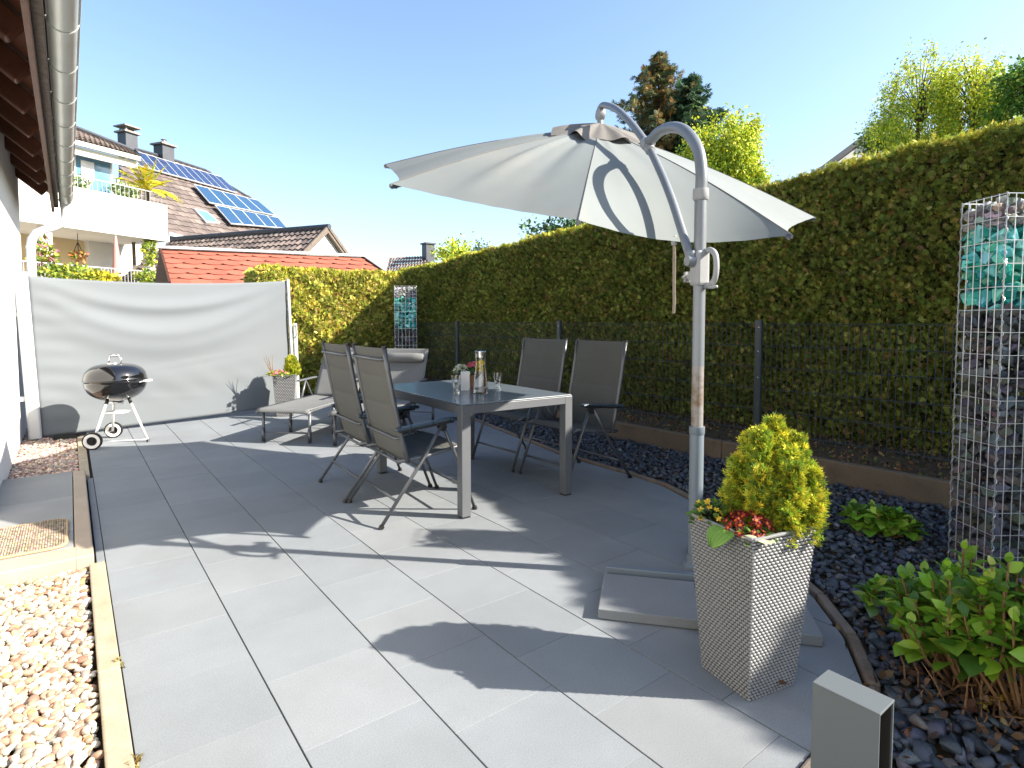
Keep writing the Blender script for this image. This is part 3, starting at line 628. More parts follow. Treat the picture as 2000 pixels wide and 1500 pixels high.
for sg in (1, -1):
    hd = MB(); c_ = K + rv * sg * R_; tq = np.array([0.607, 0.794, 0])
    hd.tube([c_ + tq * -.05 + np.array([0, 0, -.015]), c_ + rv * sg * .05 + tq * -.05, c_ + rv * sg * .055 + tq * .05, c_ + tq * .05 + np.array([0, 0, -.015])], 0.007, 8)
    if sg > 0: hd.box(c_ + rv * .055, (0.03, 0.11, 0.018), (rv, tq, np.array([0, 0, 1]))); hd.build('side_handle', 'plastic_white', gr, smooth=False, bevel=0.004)
LEGS = [((0.150, 7.085), 0.075), ((0.335, 7.63), 0.075), ((0.623, 7.164), 0.0)]
for (lx, ly), z in LEGS:
    d = np.array([lx - K[0], ly - K[1], 0]); d /= np.linalg.norm(d); top = K + d * 0.13 + np.array([0, 0, -0.185])
    l_ = MB(); foot = np.array([lx, ly, z + 0.005]); l_.tube([top, foot], 0.0125, 12); leg = l_.build('leg', 'white_metal', gr, smooth=True)
    s_ = MB(); s_.tube([top + (top - foot) * 0.03, top + (foot - top) * 0.12], 0.016, 12); s_.build('leg_socket', 'plastic_black', leg, smooth=True)
    if z == 0: c2 = MB(); c2.tube([foot + (top - foot) * 0.05, foot], 0.016, 10); c2.build('foot_cap', 'plastic_black', leg)
ax_ = np.array([LEGS[1][0][0] - LEGS[0][0][0], LEGS[1][0][1] - LEGS[0][0][1], 0.0]); ax_ /= np.linalg.norm(ax_)
e1, e2, _d = frame_to(ax_)
for i, sg in ((0, -1), (1, 1)):
    c_ = np.array([LEGS[i][0][0], LEGS[i][0][1], 0.086]) + ax_ * sg * 0.03
    wh = empty('wheel', (0, 0, 0)) if False else None
    t_ = MB(); t_.lathe([(0.068, -.02), (0.083, -.02), (0.087, -.012), (0.087, .012), (0.083, .02), (0.068, .02)], c_, 32, (e1, e2, ax_)); ty = t_.build('wheel', 'plastic_black', gr, smooth=True, angle=50)
    t_ = MB(); t_.lathe([(0.045, -.021), (0.072, -.0225), (0.072, .0225), (0.045, .021), (0.045, -.021)], c_, 32, (e1, e2, ax_)); t_.build('rim', 'plastic_white', ty)
    t_ = MB()
    for k in range(7): a = k * 2 * math.pi / 7; q = e1 * math.cos(a) + e2 * math.sin(a); t_.tube([c_ + q * 0.008, c_ + q * 0.047], 0.005, 6)
    t_.lathe([(0, -.022), (0.014, -.022), (0.014, .022), (0, .022)], c_, 12, (e1, e2, ax_)); t_.lathe([(0, -.004), (0.047, -.004), (0.047, .004), (0, .004)], c_, 24, (e1, e2, ax_)); t_.build('hub', 'plastic_black', ty)
t_ = MB(); t_.tube([(LEGS[0][0][0], LEGS[0][0][1], 0.086), (LEGS[1][0][0], LEGS[1][0][1], 0.086)], 0.005, 8); t_.tube([(LEGS[0][0][0], LEGS[0][0][1], 0.07), (0.623, 7.164, 0.03)], 0.003, 6); t_.build('axle', 'chrome', gr)
t_ = MB(); t_.lathe([(0, .0), (0.105, 0.0), (0.12, 0.012), (0.122, 0.012), (0.108, -0.003), (0, -0.003)], (0.366, 7.335, 0.315), 32); t_.build('ash_catcher', 'white_metal', gr, smooth=True)
t_ = MB(); t_.lathe([(0, 0.0), (0.07, 0.0), (0.07, -0.012), (0, -0.014)], K + np.array([0, 0, -0.222]), 24); t_.tube([K + np.array([0, 0, -0.23]), K + np.array([0.06, -0.09, -0.25])], 0.006, 8); t_.build('vent_sweeper', 'chrome', gr, smooth=True, angle=40)

# ------------------------------------------------------------------ dining table
tb = empty('dining_table', (2.0, 3.13, 0), math.radians(-2.2)); tag(tb, 'grey aluminium dining table with a dark reflective glass top', 'table')
TL, TW = 1.43, 0.93; lx0, ly0 = -0.03, -0.03
fr_ = MB()
fr_.box((lx0 + TW / 2, ly0 + 0.0225, 0.705), (TW - 0.13, 0.045, 0.055)); fr_.box((lx0 + TW / 2, ly0 + TL - 0.0225, 0.705), (TW - 0.13, 0.045, 0.055))
fr_.box((lx0 + 0.0225, ly0 + TL / 2, 0.705), (0.045, TL - 0.13, 0.055)); fr_.box((lx0 + TW - 0.0225, ly0 + TL / 2, 0.705), (0.045, TL - 0.13, 0.055))
fr_.box((lx0 + TW / 2, ly0 + TL / 2, 0.7), (TW - 0.1, 0.05, 0.03))
fr_.build('frame', 'table_grey', tb, world=False, bevel=0.002)
t_ = MB(); t_.box((lx0 + TW / 2, ly0 + TL / 2, 0.7385), (TW - 0.008, TL - 0.008, 0.008)); t_.build('table_top', 'table_glass', tb, world=False, bevel=0.002)
for sx in (0, 1):
    for sy in (0, 1):
        cx = lx0 + (0.0325 if sx == 0 else TW - 0.0325); cyy = ly0 + (0.0325 if sy == 0 else TL - 0.0325)
        l_ = MB(); l_.box((cx, cyy, 0.3715), (0.066, 0.066, 0.723)); lg = l_.build('leg', 'table_grey', tb, world=False, bevel=0.003)
        l_ = MB(); l_.box((cx, cyy, 0.006), (0.06, 0.06, 0.012)); l_.build('foot_pad', 'plastic_black', lg, world=False)

# ------------------------------------------------------------------ folding high-back chairs
def make_chair():
    r = empty('folding_chair', (0, 0, 0)); W = 0.29
    back = [(0.195, 0.385), (0.165, 0.50), (0.128, 0.66), (0.095, 0.82), (0.068, 0.97), (0.045, 1.11)]
    for sy in (-1, 1):
        m_ = MB(); m_.tube([(x - 0.004, sy * W, z) for x, z in back], 0.0155, 10, up=(0, 1, 0)); br = m_.build('back_rail', 'frame_grey', r, world=False, smooth=True)
        c_ = MB(); c_.tube([(0.0415, sy * W, 1.108), (0.040, sy * W, 1.122)], 0.017, 10); c_.build('rail_cap', 'plastic_black', br, world=False)
        m_ = MB(); m_.tube([(0.12, sy * (W - .01), 0.395), (0.3, sy * (W - .01), 0.405), (0.48, sy * (W - .01), 0.432), (0.545, sy * (W - .01), 0.445), (0.585, sy * (W - .01), 0.43)], 0.013, 10, up=(0, 1, 0)); m_.build('seat_rail', 'frame_grey', r, world=False, smooth=True)
        m_ = MB(); m_.tube([(0.412, sy * (W + .022), 0.60), (0.30, sy * (W + .022), 0.42), (0.0, sy * (W + .022), 0.012)], 0.0145, 10, sx=0.7, up=(0, 1, 0)); lr = m_.build('leg', 'frame_grey', r, world=False, smooth=True)
        c_ = MB(); c_.tube([(0.008, sy * (W + .022), 0.02), (-0.004, sy * (W + .022), 0.0)], 0.017, 10); c_.build('foot_cap', 'plastic_black', lr, world=False)
        m_ = MB(); m_.tube([(0.43, sy * (W + .004), 0.60), (0.52, sy * (W + .004), 0.40), (0.668, sy * (W + .004), 0.012)], 0.0145, 10, sx=0.7, up=(0, 1, 0)); lf = m_.build('leg', 'frame_grey', r, world=False, smooth=True)
        c_ = MB(); c_.tube([(0.664, sy * (W + .004), 0.02), (0.672, sy * (W + .004), 0.0)], 0.017, 10); c_.build('foot_cap', 'plastic_black', lf, world=False)
        c_ = MB(); c_.lathe([(0, -.02), (0.028, -.018), (0.03, 0), (0.028, .018), (0, .02)], (0.422, sy * (W + .013), 0.593), 16, (np.array([1, 0, 0]), np.array([0, 0, 1]), np.array([0, 1, 0]))); c_.build('hinge', 'plastic_black', r, world=False, smooth=True, angle=50)
        m_ = MB(); pth = [(0.10, 0.602), (0.2, 0.612), (0.35, 0.628), (0.47, 0.64), (0.53, 0.635)]
        for i in range(len(pth) - 1): m_.bar((pth[i][0], sy * (W + .025), pth[i][1]), (pth[i + 1][0], sy * (W + .025), pth[i + 1][1]), 0.048, 0.022)
        ar = m_.build('armrest', 'arm_blue', r, world=False, bevel=0.008)
        m_ = MB(); m_.bar((0.12, sy * (W + .025), 0.59), (0.50, sy * (W + .025), 0.622), 0.024, 0.012); m_.build('arm_rack', 'plastic_black', ar, world=False)
    def panel(pts, W_, nseg, thick, sag):
        m_ = MB(); L_ = [0]
        for i in range(1, len(pts)): L_.append(L_[-1] + math.dist(pts[i], pts[i - 1]))
        def pos(u, v):
            s = v * L_[-1]; i = max(k for k in range(len(pts)) if L_[k] <= s + 1e-9); i = min(i, len(pts) - 2); f = (s - L_[i]) / (L_[i + 1] - L_[i])
            x = pts[i][0] + (pts[i + 1][0] - pts[i][0]) * f; z = pts[i][1] + (pts[i + 1][1] - pts[i][1]) * f
            tx, tz = pts[i + 1][0] - pts[i][0], pts[i + 1][1] - pts[i][1]; q = math.hypot(tx, tz); nx, nz = tz / q, -tx / q
            return x, z, nx, nz
        def sf(sg):
            def f(u, v):
                x, z, nx, nz = pos(u, v); e = min(1, 8 * u, 8 * (1 - u)); pad = thick * e * (abs(math.sin(math.pi * nseg * v)) ** 0.35) * 0.85 + 0.002
                d = sg * pad - sag * 4 * u * (1 - u); return (x + nx * d, (2 * u - 1) * W_, z + nz * d)
            return f
        m_.grid(sf(1), 16, nseg * 14); m_.grid(sf(-1), 16, nseg * 14); return m_
    panel([(p[0] - 0.002, p[1]) for p in back][:], W - 0.012, 4, 0.009, 0.012).build('backrest', 'textilene', r, world=False, smooth=True)
    panel([(0.16, 0.395), (0.3, 0.405), (0.48, 0.434), (0.545, 0.447), (0.59, 0.425)][::-1], W - 0.02, 3, 0.009, -0.012).build('seat', 'textilene', r, world=False, smooth=True)
    for (x, z) in ((0.052, 1.045), (0.150, 0.545)):
        m_ = MB(); m_.tube([(x + (0.0 if abs(t) == 1 else -0.030), t * W, z - (0.006 if abs(t) < 1 else 0)) for t in (-1, -0.9, 0, 0.9, 1)], 0.009, 8, up=(0, 1, 0)); m_.build('cross_bar', 'frame_grey', r, world=False, smooth=True)
    for (x, z, w_) in ((0.105, 0.155, .022), (0.612, 0.155, .004), (0.14, 0.385, -.01)):
        m_ = MB(); m_.tube([(x, -(W + w_), z), (x, W + w_, z)], 0.009, 8); m_.build('cross_bar', 'frame_grey', r, world=False, smooth=True)
    return r
ch = make_chair(); GR = 'folding chairs around the dining table'
tag(ch, 'folding chair seen from behind nearest the camera on the left side of the table', 'chair', GR)
ch.location = (1.500, 3.565, 0); ch.rotation_euler = (0, 0, math.radians(-4.3))
for (x, y, a, lab) in ((1.517, 4.205, -3.6, 'folding chair seen from behind on the left side of the table next to the loungers'),
                       (3.605, 3.425, 177.5, 'folding chair facing left on the right side of the table nearest the umbrella pole'),
                       (3.600, 4.150, 181.5, 'folding chair facing left at the far right corner of the table against the fence')):
    c = copy_tree(ch); c.location = (x, y, 0); c.rotation_euler = (0, 0, math.radians(a)); c['label'] = lab

# ------------------------------------------------------------------ sun loungers
def make_lounger():
    r = empty('sun_lounger', (0, 0, 0)); W = 0.285     # local +x runs from the foot end to the head, side rails at y = +-W
    bed = [(0.0, 0.315), (0.08, 0.335), (0.5, 0.345), (0.95, 0.335), (1.22, 0.33)]; bk = [(1.22, 0.34), (1.36, 0.60), (1.47, 0.80), (1.53, 0.92)]
    for sy in (-1, 1):
        m_ = MB(); m_.tube([(x, sy * W, z) for x, z in bed] + [(1.9, sy * W, 0.30)], 0.014, 8, up=(0, 1, 0)); m_.build('side_rail', 'table_grey', r, world=False, smooth=True)
        m_ = MB(); m_.tube([(x, sy * (W - .015), z) for x, z in bk], 0.013, 8, up=(0, 1, 0)); m_.build('back_rail', 'table_grey', r, world=False, smooth=True)
        for x in (0.09, 0.62, 1.75):
            m_ = MB(); m_.tube([(x, sy * (W - .02), 0.32), (x - 0.01, sy * (W - .02), 0.04)], 0.015, 10); l = m_.build('leg', 'table_grey', r, world=False, smooth=True)
            m_ = MB(); m_.tube([(x - .007, sy * (W - .02), 0.14), (x - 0.012, sy * (W - .02), 0.0)], 0.02, 10); m_.build('leg_sleeve', 'frame_grey', l, world=False, smooth=True)
        m_ = MB(); m_.bar((0.88, sy * (W + .03), 0.565), (1.30, sy * (W + .03), 0.575), 0.045, 0.02); m_.build('armrest', 'table_grey', r, world=False, bevel=0.007)
        m_ = MB(); m_.tube([(0.92, sy * (W + .02), 0.32), (1.05, sy * (W + .03), 0.56), (1.2, sy * (W + .02), 0.32)], 0.014, 8, up=(0, 1, 0)); m_.build('arm_support', 'table_grey', r, world=False, smooth=True)
    for x in (0.085, 1.745):
        m_ = MB(); m_.tube([(x, -W + .02, 0.10), (x, W - .02, 0.10)], 0.008, 8); m_.build('cross_bar', 'table_grey', r, world=False, smooth=True)
    m_ = MB(); m_.grid(lambda u, v: (1.24 * v, (2 * u - 1) * (W + .012), 0.352 + (-0.03 if v < 0.02 else 0) - 0.02 * 4 * u * (1 - u) * min(1, v * 6)), 12, 30)
    o = m_.build('seat', 'lounger_cloth', r, world=False, smooth=True); q = o.modifiers.new('thickness', 'SOLIDIFY'); q.thickness = 0.01
    def bf(u, v):
        i = min(2, int(v * 3)); f = v * 3 - i; x = bk[i][0] + (bk[i + 1][0] - bk[i][0]) * f; z = bk[i][1] + (bk[i + 1][1] - bk[i][1]) * f; return (x - 0.018 + 0.012 * 4 * u * (1 - u), (2 * u - 1) * (W + .004), z + 0.01)
    m_ = MB(); m_.grid(bf, 12, 24); o = m_.build('backrest', 'lounger_cloth', r, world=False, smooth=True); q = o.modifiers.new('thickness', 'SOLIDIFY'); q.thickness = 0.012
    m_ = MB(); m_.tube([(1.425, y, 0.825) for y in (-W + .035, -W + .05, -0.1, 0.1, W - .05, W - .035)], [0.035, 0.055, 0.062, 0.06, 0.055, 0.035], 16, sx=0.9); m_.build('headrest', 'lounger_cloth', r, world=False, smooth=True, angle=60)
    return r
lo = make_lounger(); d1 = math.atan2(0.70, 0.70)
def put_lounger(o, fx, fy, a): o.location = (fx + 0.265 * math.sin(a) - 0.08 * math.cos(a), fy - 0.265 * math.cos(a) - 0.08 * math.sin(a), 0); o.rotation_euler = (0, 0, a)
tag(lo, 'grey fabric sun lounger whose whole foot end is in view beside the flower planter', 'sun lounger', 'sun loungers by the back hedge')
put_lounger(lo, 1.60, 6.45, math.radians(43))
l2 = copy_tree(lo); l2['label'] = 'grey fabric sun lounger mostly hidden behind the two left chairs, its headrest roll showing'; put_lounger(l2, 2.13, 5.79, math.radians(43))

# ------------------------------------------------------------------ cantilever umbrella
um = empty('cantilever_umbrella', (2.44, 1.69, 0)); tag(um, 'large beige cantilever parasol on a grey curved pole', 'parasol')
CX_, CY_, CZ_, TH, PH, UR, UH, UA = 2.915, 2.908, 2.191, 0.344, -1.916, 1.5, 0.40, 2.686
n_ = np.array([math.sin(TH) * math.cos(PH), math.sin(TH) * math.sin(PH), math.cos(TH)]); u_ = np.cross([0, 0, 1], n_); u_ /= np.linalg.norm(u_); v_ = np.cross(n_, u_)
UC = np.array([CX_, CY_, CZ_]); APX = UC + n_ * UH
TIP = [UC + UR * (math.cos(UA + 2 * math.pi * i / 8) * u_ + math.sin(UA + 2 * math.pi * i / 8) * v_) for i in range(8)]
def rib_pt(i, s): p = APX + (TIP[i % 8] - APX) * s; return p + n_ * 0.035 * math.sin(math.pi * s)
cn = MB(); NP = 14; NS = 22
for i in range(8):
    ph = i * 1.7
    def pf(u, v, i=i, ph=ph):
        s = 0.035 + 0.965 * v; a = rib_pt(i, s); b = rib_pt(i + 1, s); p = a + (b - a) * u
        w_ = 4 * u * (1 - u); inw = 0.05 * w_ * s ** 3
        p = p + (UC - p) * inw * (1 if s > 0 else 0) - n_ * 0.026 * w_ * s * (0.4 + 0.6 * s)
        if i == 2: p = p + np.array([0.81, 0.57, -0.25]) * 0.15 * w_ * s ** 3
        fold = 0.0022 * math.sin(u * 15 + ph) * (1.1 - s) * w_ + 0.032 * math.exp(-((u - 0.28 - 0.05 * math.sin(ph)) / 0.07) ** 2) * s * (1.0 - s) * 3 * (1 if i in (1, 0) else 0.15) - 0.016 * math.exp(-((u - 0.62) / 0.09) ** 2) * s * (1.0 - s) * (2.5 if i in (0, 1) else 0.6)
        edge = 0.001 * math.sin(u * 40 + ph) * max(0, s - 0.93) / 0.07
        return p + n_ * (fold + edge)
    cn.grid(pf, NP * 2, NS)
co = cn.build('canopy', 'canopy', um, smooth=True, angle=60)
sm_ = MB()
for i in range(8): sm_.tube([rib_pt(i, s) + n_ * 0.0015 for s in np.linspace(0.12, 1.0, 14)], 0.0022, 5)
sm_.build('seam', 'canopy_cap', co)
cp = MB()
def cap(u, v):
    a = u * 2 * math.pi; k = 0.03 + 0.30 * v; rr = k * (1 + 0.05 * math.sin(8 * a + 1) * v)
    p = APX + (math.cos(a) * u_ + math.sin(a) * v_) * rr - n_ * (UH / UR) * rr * 0.9 + n_ * (0.04 + 0.020 * v * math.sin(7 * a) + 0.012 * v * math.sin(13 * a + 2) - 0.02 * v ** 3)
    return p
cp.grid(cap, 96, 8); cp.build('vent_cap', 'canopy_cap', co, smooth=True)
for i in range(8):
    r_ = MB(); a = APX - n_ * 0.05; r_.bar(a, TIP[i] - n_ * 0.018, 0.012, 0.02, n_); r_.bar(APX - n_ * 0.42 + (TIP[i] - UC) * 0.03, rib_pt(i, 0.5) - n_ * 0.04, 0.01, 0.016, n_); rb = r_.build('rib', 'pole_paint', um)
    c_ = MB(); d = (TIP[i] - UC) / UR; c_.tube([TIP[i] - d * 0.035 - n_ * 0.012, TIP[i] + d * 0.006 - n_ * 0.010], [0.014, 0.011], 8); c_.build('rib_tip', 'frame_grey', rb)
hb = MB(); hb.lathe([(0, .0), (0.035, 0), (0.035, -.06), (0.022, -.08), (0.022, -.42), (0.04, -.43), (0.04, -.48), (0, -.48)], APX + n_ * 0.02, 20, (u_, v_, n_)); hb.build('hub', 'pale_plastic', um, smooth=True, angle=40)
P0 = np.array([2.44, 1.69, 0]); ND = np.array([1.09, -0.43, 0]); ND /= np.linalg.norm(ND); FD = np.array([0.43, 1.09, 0]) / math.hypot(0.43, 1.09)
def smoothpath(P, k=6):
    P = [np.array(p, float) for p in P]; out = []
    for i in range(len(P) - 1):
        a, b, c, d = P[max(0, i - 1)], P[i], P[i + 1], P[min(len(P) - 1, i + 2)]
        for j in range(k):
            t = j / k; out.append(0.5 * ((2 * b) + (c - a) * t + (2 * a - 5 * b + 4 * c - d) * t * t + (3 * b - a - 3 * c + d) * t ** 3))
    return out + [P[-1]]
pl = MB(); pl.tube([(2.44, 1.69, 0.06), (2.44, 1.69, 0.74)], 0.034, 20); pl.lathe([(0.028, 0), (0.0375, 0.0), (0.0375, -0.035), (0.034, -0.04)], (2.44, 1.69, 0.757), 20); ps_ = pl.build('lower_sleeve', 'pole_sleeve', um, smooth=True, angle=40)
pl = MB(); pl.tube([(2.44, 1.69, 0.70), (2.44, 1.69, 1.06)], 0.0285, 20); pl.lathe([(0.029, 0), (0.0298, 0.0), (0.0298, -0.004), (0.029, -0.004)], (2.44, 1.69, 0.83), 20); pl.build('worn_tube', 'pole_worn', um, smooth=True, angle=40)
pl = MB(); pl.tube([(2.44, 1.69, 1.055), (2.44, 1.69, 1.90)], 0.029, 20); pl.build('pole', 'pole_paint', um, smooth=True, angle=40)
pl = MB(); pl.lathe([(0.028, .028), (0.037, .026), (0.038, -.02), (0.032, -.028)], (2.44, 1.69, 1.885), 20); pl.build('collar', 'pale_plastic', um, smooth=True, angle=40)
arc = smoothpath([(2.44, 1.69, 1.88), (2.439, 1.688, 2.0), (2.452, 1.722, 2.115), (2.49, 1.817, 2.225), (2.534, 1.929, 2.285), (2.581, 2.049, 2.305), (2.622, 2.152, 2.285), (2.640, 2.197, 2.262)])
pl = MB(); pl.tube(arc, 0.0285, 18, up=tuple(ND)); pl.build('curved_pole', 'pole_paint', um, smooth=True)
arm = smoothpath([(2.869, 2.777, 2.675), (2.868, 2.775, 2.700), (2.845, 2.715, 2.697), (2.777, 2.545, 2.605), (2.701, 2.352, 2.446), (2.632, 2.177, 2.266), (2.565, 2.032, 2.083), (2.498, 1.904, 1.903), (2.440, 1.802, 1.740), (2.404, 1.732, 1.62), (2.396, 1.712, 1.571)])
pl = MB(); pl.tube(arm, 0.0215, 18, up=tuple(ND)); pl.build('swing_arm', 'pole_paint', um, smooth=True)
pl = MB(); a = np.array([2.632, 2.177, 2.266]); d = np.array([2.701, 2.352, 2.446]) - np.array([2.579, 2.043, 2.088]); d /= np.linalg.norm(d)
pl.tube([a - d * 0.055, a - d * 0.05, a + d * 0.05, a + d * 0.055], [0.022, 0.029, 0.029, 0.022], 16); pl.tube([a - d * 0.0, a + np.array([-0.003, -0.01, 0.045])], 0.022, 12)
pl.lathe([(0, -.034), (0.026, -.034), (0.028, 0), (0.026, .034), (0, .034)], a + np.array([0.0, 0.0, 0.012]), 16, (FD, np.array([0, 0, 1]), -ND)); pl.build('arm_joint', 'pale_plastic', um, smooth=True, angle=45)
pl = MB(); a = np.array([2.868, 2.776, 2.66]); pl.lathe([(0, -.022), (0.04, -.02), (0.045, 0), (0.04, .02), (0, .022)], a, 18, (FD, np.array([0, 0, 1]), -ND)); pl.tube([a, APX + n_ * 0.01], 0.02, 12); pl.build('hanger', 'pale_plastic', um, smooth=True, angle=45)
# crank housing
hsg = MB(); V3 = lambda f, z, s=0.0: np.array([2.44, 1.69, 0]) + FD * f + np.array([0, 0, z]) + ND * s
def ring(poly, th, s0):
    """closed loop tube of rectangular section"""
    n = len(poly)
    for i in range(n): hsg.bar(V3(*poly[i], s0), V3(*poly[(i + 1) % n], s0), th, 0.05, tuple(ND))
hsg.box(V3(0.0, 1.53, 0), (0.075, 0.07, 0.17), (FD, ND, np.array([0, 0, 1]))); hsg.box(V3(0.05, 1.50, 0), (0.05, 0.045, 0.05), (FD, ND, np.array([0, 0, 1])))
hso = hsg.build('crank_housing', 'pale_plastic', um, bevel=0.014)
hsg = MB(); pth = smoothpath([V3(-0.02, 1.612, .02), V3(-0.06, 1.612, .02), V3(-0.095, 1.585, .02), V3(-0.105, 1.53, .02), V3(-0.095, 1.475, .02), V3(-0.06, 1.448, .02), V3(-0.02, 1.45, .02)])
hsg.tube(pth, 0.014, 10, up=tuple(ND)); hsg.build('grip', 'pale_plastic', hso, smooth=True)
hsg = MB(); kc = np.array([2.402, 1.708, 1.565]); hsg.lathe([(0, -.03), (0.026, -.028), (0.032, 0), (0.026, .028), (0, .03)], kc, 16, (FD, np.array([0, 0, 1]), -ND)); hsg.tube([kc + np.array([0.002, 0.008, 0.045]), kc], 0.025, 14); hsg.build('arm_pivot', 'pole_paint', um, smooth=True, angle=50)
hsg = MB(); kc = V3(0.10, 1.495, 0)
for k in range(6): a = k * math.pi / 3; hsg.lathe([(0, -.008), (0.010, -.008), (0.010, .008), (0, .008)], kc + (ND * math.cos(a) + np.array([0, 0, 1]) * math.sin(a)) * 0.02, 10, (ND, np.array([0, 0, 1]), FD))
hsg.lathe([(0, -.009), (0.022, -.009), (0.022, .009), (0.01, .014), (0, .014)], kc, 16, (ND, np.array([0, 0, 1]), FD)); hsg.tube([V3(0.04, 1.495, 0), kc], 0.016, 10); hsg.build('knob', 'pale_plastic', um, smooth=True, angle=40)
hsg = MB(); hsg.tube([V3(-0.03, 1.440, .01), V3(-0.09, 1.436, .01), V3(-0.125, 1.435, .01)], [0.008, 0.010, 0.007], 10); hsg.build('crank', 'pale_plastic', um, smooth=True)
hsg = MB(); sp = [(2.523, 1.905, 1.70), (2.524, 1.903, 1.62), (2.528, 1.905, 1.52), (2.522, 1.90, 1.44), (2.526, 1.90, 1.38), (2.521, 1.90, 1.315)]
for i in range(len(sp) - 1): hsg.bar(sp[i], sp[i + 1], 0.028 if i % 2 else 0.025, 0.003, tuple(ND))
stp = hsg.build('tie_strap', 'strap', um)
hsg = MB(); hsg.box((2.523, 1.905, 1.695), (0.032, 0.018, 0.05), (FD, ND, np.array([0, 0, 1]))); hsg.tube([(2.523, 1.905, 1.715), (2.53, 1.93, 1.745), (2.515, 1.95, 1.78)], 0.008, 8); hsg.build('buckle', 'pale_plastic', stp, bevel=0.004)
# cross base
C_ = np.array([2.37, 1.59, 0.045]); a1 = np.array([-0.31, 0.27, 0]) / math.hypot(.31, .27)   # the arm reaching left
a1 = np.array([-0.636, 0.772, 0]); a2 = np.array([-a1[1], a1[0], 0])
for d in (a1, -a1, a2, -a2):
    b_ = MB(); b_.bar(C_ + d * 0.03, C_ + d * 0.46, 0.04, 0.04); b_.build('base_arm', 'pole_sleeve', um, bevel=0.004)
b_ = MB(); b_.lathe([(0, -0.02), (0.06, -0.02), (0.055, 0.02), (0.040, 0.03), (0.040, 0.07), (0, 0.07)], (2.44, 1.69, 0.045), 24); b_.build('base_socket', 'pole_sleeve', um, smooth=True, angle=40)
E1 = -a1; E2 = np.array([0.772, 0.636, 0])
for cnr, s1, s2, lab in (((1.756, 1.691), 0.42, 0.365, 'weathered concrete base slab left of the umbrella foot, its front edge in view'), ((2.47, 1.67), 0.36, 0.36, 'concrete base slab behind the umbrella foot, only its left edge beside the tall planter'),
                         ((2.298 - E1[0] * 0.38, 1.003 - E1[1] * 0.38), 0.38, 0.34, 'concrete base slab right of the tall planter next to the slate bed')):
    q = MB(); q.col = (0.165, 0.18, 0.195); q.box(np.array([cnr[0], cnr[1], 0.0235]) + E1 * s1 / 2 + E2 * s2 / 2, (s1, s2, 0.043), (E1, E2, np.array([0, 0, 1])))
    tag(q.build('concrete_slab', 'slab', bevel=0.004), lab, 'base slab', 'slabs weighting the umbrella foot')

# ------------------------------------------------------------------ wicker planters
PLC = np.array([1.8925, 1.0854, 0]); PA = -2.5703
def planter(c, a, r0, r1, h, label, fine=True):
    root = empty('wicker_planter', tuple(c)); tag(root, label, 'planter', 'tapered grey wicker planters')
    q0 = [c + r0 * np.array([math.cos(a + k * math.pi / 2), math.sin(a + k * math.pi / 2), 0]) for k in range(4)]
    q1 = [c + np.array([0, 0, h]) + r1 * np.array([math.cos(a + k * math.pi / 2), math.sin(a + k * math.pi / 2), 0]) for k in range(4)]
    core = MB(); s = 0.965
    b = [c + (p - c) * s for p in q0]; t = [c + np.array([0, 0, h - 0.006]) + (p - c - np.array([0, 0, h])) * s for p in q1]; ti = [c + np.array([0, 0, h - 0.006]) + (p - c - np.array([0, 0, h])) * 0.90 for p in q1]; di = [p - np.array([0, 0, 0.045]) for p in ti]
    core.add([p + np.array([0, 0, 0.002]) for p in b] + t + ti + di, [(3, 2, 1, 0)] + [(i, (i + 1) % 4, 4 + (i + 1) % 4, 4 + i) for i in range(4)] + [(4 + i, 4 + (i + 1) % 4, 8 + (i + 1) % 4, 8 + i) for i in range(4)] + [(8 + i, 8 + (i + 1) % 4, 12 + (i + 1) % 4, 12 + i) for i in range(4)])
    core.build('liner', 'wicker_core', root)
    sh = MB(); NV = 50 if fine else 30; NU = 15 if fine else 9
    for k in range(4):
        A, B, A1_, B1_ = q0[k], q0[(k + 1) % 4], q1[k], q1[(k + 1) % 4]; nrm = np.cross(B - A, A1_ - A); nrm /= np.linalg.norm(nrm)
        if np.dot(nrm, (A + B) / 2 - c) < 0: nrm = -nrm
        for j in range(NV):
            v0, v1 = (j + 0.12) / NV, (j + 0.88) / NV
            for i in range(NU + 1):
                o = 0.5 if j % 2 else 0.0; ua, ub = max(0.0, (i - o) / NU + 0.004), min(1.0, (i - o + 1) / NU - 0.004)
                if ub - ua < 0.01: continue
                def P(u, v, d): lo_ = A + (B - A) * u; hi = A1_ + (B1_ - A1_) * u; return lo_ + (hi - lo_) * v - nrm * (0.006 - d)
                um_ = (ub - ua) * 0.22; vm = (v1 - v0) * 0.25; vs = []
                for (uu, d) in ((ua, 0.0012), (ua + um_, 0.0055), (ub - um_, 0.0055), (ub, 0.0012)):
                    vs += [P(uu, v0, d * 0.3), P(uu, v0 + vm, d), P(uu, v1 - vm, d), P(uu, v1, d * 0.3)]
                sh.add(vs, [(x * 4 + y, (x + 1) * 4 + y, (x + 1) * 4 + y + 1, x * 4 + y + 1) for x in range(3) for y in range(3)])
    sh.build('woven_shell', 'wicker', root, smooth=True)
    rim = MB()
    for k in range(4): rim.bar(q1[k] - (q1[k] - c - np.array([0, 0, h])) * 0.02, q1[(k + 1) % 4] - (q1[(k + 1) % 4] - c - np.array([0, 0, h])) * 0.02, 0.012, 0.010)
    rim.build('rim', 'wicker', root, bevel=0.003)
    so2 = MB(); zt = h - 0.035; so2.grid(lambda u, v: (1 - u) * ((1 - v) * ti[0] + v * ti[1]) + u * ((1 - v) * ti[3] + v * ti[2]) * 1.0 + np.array([0, 0, -0.022 + 0.006 * lump(u * 20, v * 20)]), 10, 10)
    so2.build('potting_soil', 'potting', root, smooth=True)
    return root
